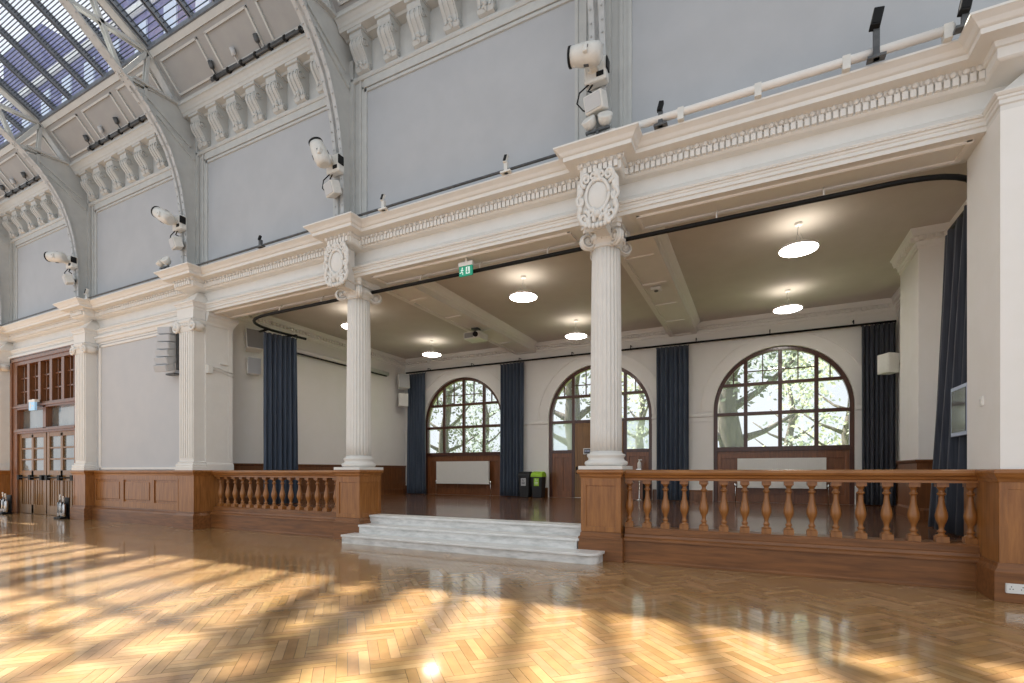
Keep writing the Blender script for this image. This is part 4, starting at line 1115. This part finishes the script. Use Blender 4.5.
# ------------------------------------------------------------------ extinguisher stands at the oak doors, dispenser by the middle window
def ext_stand(x, y, label):
    t = thing('extinguisher_stand', label, 'fire extinguisher', (x, y, 0), 'polished steel extinguishers')
    m = M(); m.box(x-.19,x+.19,y-.13,y+.13,.0,.05); m.box(x-.17,x+.17,y+.09,y+.12,.05,.62); obj('base', m, W['black'], t, .01)
    for k, (dx, h_) in enumerate(((-.10,.50),(.09,.46))):
        m = M(); m.lathe([(.06,.05),(.072,.07),(.072,h_-.06),(.06,h_-.02),(.025,h_),(.02,h_+.04)], x+dx, y, 20); c_ = obj('cylinder', m, W['chrome'], t)
        m = M(); m.bar((x+dx,y,h_+.04),(x+dx+.10,y-.05,h_+.20),.04,.03); m.bar((x+dx,y,h_+.02),(x+dx+.09,y-.04,h_+.10),.03,.02); obj('handle', m, W['whitepl'], c_)
        m = M(); m.tube([(x+dx,y-.02,h_+.03),(x+dx+.09,y-.09,h_-.06),(x+dx+.085,y-.09,.18)], .014, 6); obj('hose', m, W['black'], c_)
ext_stand(-18.3, 7.1, 'polished steel extinguishers standing right of the oak doors')
ext_stand(-22.0, 7.05, 'polished steel extinguishers standing left of the oak doors, at the picture edge')
t = thing('dispenser_stand', 'white bottle dispenser stand behind the right column pedestal', 'dispenser', (-3.28, 15.4, SZ))
m = M(); m.lathe([(.15,SZ),(.15,SZ+.02),(.03,SZ+.03),(.022,SZ+.05),(.022,SZ+.95)], -3.28, 15.4, 20); m.box(-3.36,-3.2,15.32,15.48,SZ+.94,SZ+.96); obj('stand', m, W['chrome'], t)
m = M(); m.lathe([(.055,SZ+.96),(.06,SZ+.98),(.06,SZ+1.14),(.045,SZ+1.18),(.02,SZ+1.2),(.02,SZ+1.24)], -3.28, 15.4, 16); m.box(-3.31,-3.2,15.38,15.42,SZ+1.23,SZ+1.26); obj('bottle', m, W['whitepl'], t)
m = M(); m.lathe([(.09,SZ+.03),(.10,SZ+.1),(.10,SZ+.55),(.06,SZ+.62)], -3.08, 15.42, 14); obj('canister', m, W['black'], t)

# ------------------------------------------------------------------ moving head lights and floods on the trusses
def mover(x, z, dirv, label):
    y = 7.05
    t = thing('moving_head_light', label, 'stage light', (x, y, z), 'white moving head lights')
    m = M(); m.box(x-.17, x+.17, y-.06, y+.10, z-.17, z+.17); obj('base', m, W['offwhite'], t, .03)
    m = M(); m.box(x+.165,x+.19,y-.08,y+.06,z-.04,z+.13); m.box(x+.02,x+.13,y-.075,y-.055,z-.12,z-.05); obj('connector_panel', m, W['black'], t, .01)
    d = Vector(dirv).normalized(); P = Vector((x-.05, y-.30, z+.05)); sd = d.cross(Vector((0,0,1))).normalized()
    m = M()
    for s in (-1, 1): m.bar(P+sd*.19*s+Vector((0,.02,-.02)), Vector((x, y-.06, z))+sd*.14*s, .07, .12)
    m.bar(Vector((x,y-.10,z))-sd*.17, Vector((x,y-.10,z))+sd*.17, .12, .10)
    yk = obj('yoke', m, W['offwhite'], t, .02)
    rot = d.to_track_quat('Z','Y').to_matrix().to_4x4()
    m = M(); m.lathe([(.09,-.22),(.135,-.18),(.15,-.08),(.145,.05),(.13,.16),(.125,.22)], 0,0,20); m.tr(0, Matrix.Translation(P) @ rot); hd = obj('lamp_head', m, W['offwhite'], t)
    m = M(); m.lathe([(.125,.215),(.132,.22),(.132,.25),(.10,.252)], 0,0,20); m.tr(0, Matrix.Translation(P) @ rot); obj('lens_ring', m, W['black'], hd)
    for a_ in (0, PI/2, PI, 3*PI/2):
        m = M(); m.box(.138*math.cos(a_)-.02,.138*math.cos(a_)+.02,.138*math.sin(a_)-.02,.138*math.sin(a_)+.02,-.05,.02)
        m.tr(0, Matrix.Translation(P) @ rot); obj('head_vent', m, W['darkgrey'], hd)
    m = M(); m.tube([(x-.1,y-.02,z-.16),(x-.24,y-.05,z-.26),(x-.28,y-.04,z-.40),(x-.2,y,z-.5),(x-.1,y+.04,z-.55)], .011, 6); m.tube([(x-.05,y,z-.16),(x-.12,y,z-.24),(x-.02,y+.02,z-.3)], .014, 6); obj('cable', m, W['black'], t)
    m = M(); m.box(x-.05,x+.05,y+.08,7.2,z-.08,z+.08); obj('clamp', m, W['darkgrey'], t)
def flood(x, z, label):
    y = 7.0
    t = thing('flood_lamp', label, 'flood light', (x, y, z), 'small white floods under the moving heads')
    rot = Matrix.Translation((x+.02,y,z)) @ Matrix.Rotation(R(-14),4,'Z') @ Matrix.Rotation(R(18),4,'X')
    m = M(); m.box(-.15,.15,-.11,.08,-.12,.12); m.tr(0, rot); obj('housing', m, W['offwhite'], t, .02)
    m = M(); m.box(-.125,.125,-.12,-.105,-.095,.095); m.tr(0, rot); obj('front_face', m, W['grille2'], t)
    m = M(); m.box(x-.03,x+.03,y+.04,7.19,z-.03,z+.03); obj('bracket', m, W['darkgrey'], t)
MV = ((TR[1],7.38,(-1,-.5,.05),'third bay'),(TR[2],7.34,(-.9,-.25,.55),''),(TR[3],7.34,(-.35,-.2,1),''),(TR[4],7.26,(-1,-.12,.12),''))
ML = ('white moving head light on the truss over the oak doors','white moving head light on the truss above the alcove corner pilaster','white moving head light on the truss above the left fluted column','white moving head light on the truss above the right fluted column')
FL = ('small flood lamp on the truss over the oak doors','small flood lamp on the truss above the alcove corner pilaster','small flood lamp on the truss above the left fluted column','small grey faced flood lamp on the truss above the right fluted column')
for k, (x, z, d, _) in enumerate(MV):
    mover(x, z, d, ML[k]); flood(x, z-.50, FL[k])
# twin lamp on the cornice in front of two trusses
for x, l in ((-2.1,'twin white spotlights on the cornice below the right truss'), (-13.0,'twin white spotlights on the cornice above the line array')):
    t = thing('twin_spotlight', l, 'spotlight', (x, 7.0, ETOP), 'twin cornice spotlights')
    m = M(); m.box(x-.18,x+.18,7.01,7.05,ETOP+.15,ETOP+.18); m.box(x-.02,x+.02,7.01,7.05,ETOP,ETOP+.16); obj('bar', m, W['darkgrey'], t)
    for s in (-1,1):
        m = M(); m.lathe([(.05,-.1),(.09,-.06),(.11,.04),(.09,.05)],0,0,16); m.tr(0, Matrix.Translation((x+s*.12,7.0,ETOP+.30)) @ Vector((s*.2,-.7,.5)).to_track_quat('Z','Y').to_matrix().to_4x4()); h_ = obj('lamp_head', m, W['offwhite'], t)
# white pipe and cable on the cornice
t = thing('cornice_pipe', 'thick white pipe lying along the cornice at upper right', 'pipe', (0, 7.15, ETOP))
m = M(); m.tube([(-2.3,7.13,ETOP+.12),(1.96,7.13,ETOP+.12)], .05, 12); obj('pipe', m, W['plaster'], t)
for x in (-1.9,-.95,0,.95,1.9): m = M(); m.box(x-.04,x+.04,7.08,7.18,ETOP,ETOP+.165); obj('clamp', m, W['offwhite'], t)
t = tag(obj('cornice_cable', M().tube([(-24,7.13,ETOP+.03),(-17.7,7.13,ETOP+.05),(-12.4,7.12,ETOP+.03),(-7.4,7.12,ETOP+.045),(-2.4,7.12,ETOP+.05)], .022, 6), W['darkgrey']), 'dark cable run along the top of the long cornice', 'cable')
def spot(x, y, z, label, blk=False, sc=1., zb=None):
    t = thing('cornice_spotlight', label, 'spotlight', (x, y, ETOP if zb is None else zb), 'small spotlights on the cornices')
    zb_ = ETOP if zb is None else zb
    m = M(); m.box(x-.03,x+.03,y-.03,y+.03,zb_,z); m.box(x-.09,x+.09,y-.05,y+.05,zb_,zb_+.03); obj('stem', m, W['darkgrey' if blk else 'offwhite'], t)
    m = M(); m.box(-.055*sc,.055*sc,-.05*sc,.05*sc,-.12*sc,.12*sc); m.tr(0, Matrix.Translation((x,y-.02,z+.08*sc)) @ Matrix.Rotation(R(12),4,'Y') @ Matrix.Rotation(R(-10),4,'X')); h_ = obj('head', m, W['black' if blk else 'offwhite'], t, .008)
    m = M(); m.box(-.045*sc,.045*sc,-.055*sc,-.048*sc,-.10*sc,.10*sc); m.tr(0, Matrix.Translation((x,y-.02,z+.08*sc)) @ Matrix.Rotation(R(12),4,'Y') @ Matrix.Rotation(R(-10),4,'X')); obj('lens', m, W['black'], h_)
spot(1.24, 7.08, 6.60, 'black flood light standing on the cornice pipe at upper right', True, .95)
spot(2.02, 7.02, 6.40, 'black flood light on the cornice corner over the right pier', True, .9)
spot(-1.22, 7.12, 6.44, 'small spotlight on the cornice just right of the right truss', True, .6)
spot(-3.65, 7.12, 6.40, 'small spotlight on the cornice just left of the right truss', False, .55)
spot(-6.2, 7.12, 6.40, 'small spotlight on the cornice just right of the left column truss', False, .55)
spot(-9.6, 7.12, 6.38, 'small spotlight on the cornice left of the left column truss', True, .45)
spot(-16.9, 7.12, 6.38, 'small spotlight on the cornice right of the oak door truss', False, .7)
# lighting bars lying on the upper frieze cornice
for k, (xa, xb, l) in enumerate(((-11.0,-8.0,'dark lighting bar with clamps on the frieze ledge of the third bay'),(-16.4,-13.2,'dark lighting bar with clamps on the frieze ledge of the second bay'),(-21.6,-18.4,'dark lighting bar with clamps on the frieze ledge of the far left bay'))):
    t = thing('lighting_bar', l, 'lighting bar', ((xa+xb)/2, 7.0, 10.16), 'frieze ledge lighting bars')
    m = M(); m.tube([(xa,6.93,10.185),(xb,6.93,10.185)], .028, 8); m.tube([(xa,6.92,10.225),(xa+.8,6.93,10.235),(xb-.3,6.92,10.225)], .02, 6); obj('bar', m, W['darkgrey'], t)
    for q in range(7): x = xa+.15+q*(xb-xa-.3)/6; m = M(); m.box(x-.03,x+.03,6.89,7.0,10.15,10.235); obj('clamp', m, W['black'], t)
    for q in range(3):
        x = xa+.2+q*.75; m = M(); m.lathe([(.035,-.07),(.05,-.05),(.055,.07),(.04,.075)],0,0,12); m.tr(0, Matrix.Translation((x,6.80,10.36)) @ Matrix.Rotation(R(25),4,'X')); m.bar((x,6.92,10.2),(x,6.81,10.32),.02,.02)
        obj('spot_head', m, W['grille2' if q % 2 else 'darkgrey'], t)

# ------------------------------------------------------------------ outside: lawn, trees, hedge, far building
m = M(); m.quad((-60,16.2,.1),(40,16.2,.1),(40,80,.1),(-60,80,.1))
struct('ground', m, W['lawn'], 'lawn outside the arched windows', 'ground')
def tree(x, y, h, r, base, n, lm, label, lean=0., trunk=.4, zlow=2.2, leaf=.125):
    t = thing('tree', label, 'tree', (x, y, .1), 'trees outside the windows')
    m = M(); top = Vector((x+lean, y, h*.75))
    pts = [Vector((x,y,.05)).lerp(top, i/6)+Vector((.12*math.sin(i*1.7),0,0)) for i in range(7)]
    m.tube(pts, trunk, 12, lambda q: 1.25-.9*q)
    for k in range(7):
        a_ = k*2.4+.3; s = pts[2+k%4]; e = s+Vector((math.cos(a_)*r*.75, math.sin(a_)*r*.4, r*(.35+.1*(k%3))))
        mid = s.lerp(e,.5)+Vector((0,0,-.15)); m.tube([s, s.lerp(mid,.5), mid, e], trunk*.42, 8, lambda q: 1-.75*q)
    obj('trunk', m, W['bark'], t)
    m = M(); cz = h*.68
    cl = [(x+lean*.8+random.uniform(-1,1)*r*.8, y+random.uniform(-1,1)*r*.6, random.uniform(zlow, h)) for _ in range(26)]
    for _ in range(int(n*.9)):
        c_ = random.choice(cl); v = Vector((random.gauss(0,1), random.gauss(0,1), random.gauss(0,.8)))*r*.17
        p = Vector(c_)+v
        if p.z < zlow: continue
        a_ = Vector((random.gauss(0,1),random.gauss(0,1),random.gauss(0,1))).normalized(); b_ = a_.cross(Vector((random.gauss(0,1),random.gauss(0,1),random.gauss(0,1)))).normalized()
        s = leaf*random.uniform(.6,1.3); q = len(m.v)
        m.v += [tuple(p-a_*s), tuple(p+b_*s*.5), tuple(p+a_*s), tuple(p-b_*s*.5)]; m.face((q,q+1,q+2,q+3))
    obj('foliage', m, W[lm], t, recalc=False)
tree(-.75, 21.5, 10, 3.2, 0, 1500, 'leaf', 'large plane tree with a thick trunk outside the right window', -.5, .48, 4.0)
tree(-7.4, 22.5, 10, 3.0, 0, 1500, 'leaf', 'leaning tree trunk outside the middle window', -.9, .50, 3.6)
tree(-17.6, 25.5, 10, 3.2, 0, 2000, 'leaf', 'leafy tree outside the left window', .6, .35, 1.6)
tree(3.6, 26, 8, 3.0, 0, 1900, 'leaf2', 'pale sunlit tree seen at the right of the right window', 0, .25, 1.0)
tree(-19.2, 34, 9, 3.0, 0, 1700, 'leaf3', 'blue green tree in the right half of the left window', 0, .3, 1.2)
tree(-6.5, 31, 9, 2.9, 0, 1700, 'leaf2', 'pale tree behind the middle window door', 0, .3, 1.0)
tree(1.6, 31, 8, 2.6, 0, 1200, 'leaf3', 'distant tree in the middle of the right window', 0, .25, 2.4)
t = thing('hedge', 'low clipped hedge across the lawn outside the windows', 'hedge', (-8, 36, .1))
m = M()
for _ in range(5000):
    p = Vector((random.uniform(-30,10), 36+random.uniform(-.6,.6), random.uniform(.1,2.4))); a_ = Vector((random.gauss(0,1),random.gauss(0,1),random.gauss(0,1))).normalized(); b_ = a_.cross(Vector((1,.3,.2))).normalized(); s = .28; q = len(m.v)
    m.v += [tuple(p-a_*s), tuple(p+b_*s*.6), tuple(p+a_*s), tuple(p-b_*s*.6)]; m.face((q,q+1,q+2,q+3))
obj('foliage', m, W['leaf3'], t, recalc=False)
# tall brick block beyond the hall roof, seen through the skylights
t = thing('brick_building', 'tall brick building beyond the roof seen through the skylight', 'building', (-38, 18, 0))
m = M(); m.box(-70,-15.5,16.6,20,0,30); m.box(-52,-46,16.6,19,30,33.5); m.box(-36,-33,16.6,19,30,32); obj('wall', m, W['brick'], t)
m = M(); m.box(-70,-15.5,16.4,16.7,28.9,29.4); m.box(-70,-15.5,16.4,16.7,25.4,25.7); obj('stone_band', m, W['marble'], t)
for fl in range(3):
    for k in range(17):
        x = -66+k*3; z = 26.3-fl*3.2; m = M(); m.box(x-.6,x+.6,16.5,16.65,z,z+1.9); obj('window', m, W['facadewin'], t)

# ------------------------------------------------------------------ light
wd = bpy.data.worlds.new('World'); bpy.context.scene.world = wd; wd.use_nodes = True
bg = wd.node_tree.nodes['Background']; bg.inputs[0].default_value = (.90,.95,1,1); bg.inputs[1].default_value = 1.1
sd_ = bpy.data.lights.new('Sun', 'SUN'); sd_.energy = 18; sd_.angle = R(1.0); sd_.color = (1,.94,.82)
so = bpy.data.objects.new('Sun', sd_); C.objects.link(so); so.location = (-12, 2, 22)
so.rotation_euler = Vector((-.60,.11,.78)).to_track_quat('Z','Y').to_euler()

cd_ = bpy.data.cameras.new('Camera'); cam = bpy.data.objects.new('Camera', cd_); C.objects.link(cam)
cam.location = (0,0,1.4); cam.rotation_euler = (R(90),0,R(26.47)); cd_.sensor_width = 36; cd_.lens = 494/1024*36
cd_.shift_y = (471-341.5)/1024; cd_.clip_end = 300; cd_.clip_start = .05
bpy.context.scene.camera = cam
sc_ = bpy.context.scene
sc_.view_settings.view_transform = 'Standard'; sc_.view_settings.look = 'None'; sc_.view_settings.exposure = 0.0
sc_.cycles.max_bounces = 10; sc_.cycles.diffuse_bounces = 5; sc_.cycles.transparent_max_bounces = 16
sc_.cycles.use_denoising = True; sc_.cycles.sample_clamp_indirect = 6
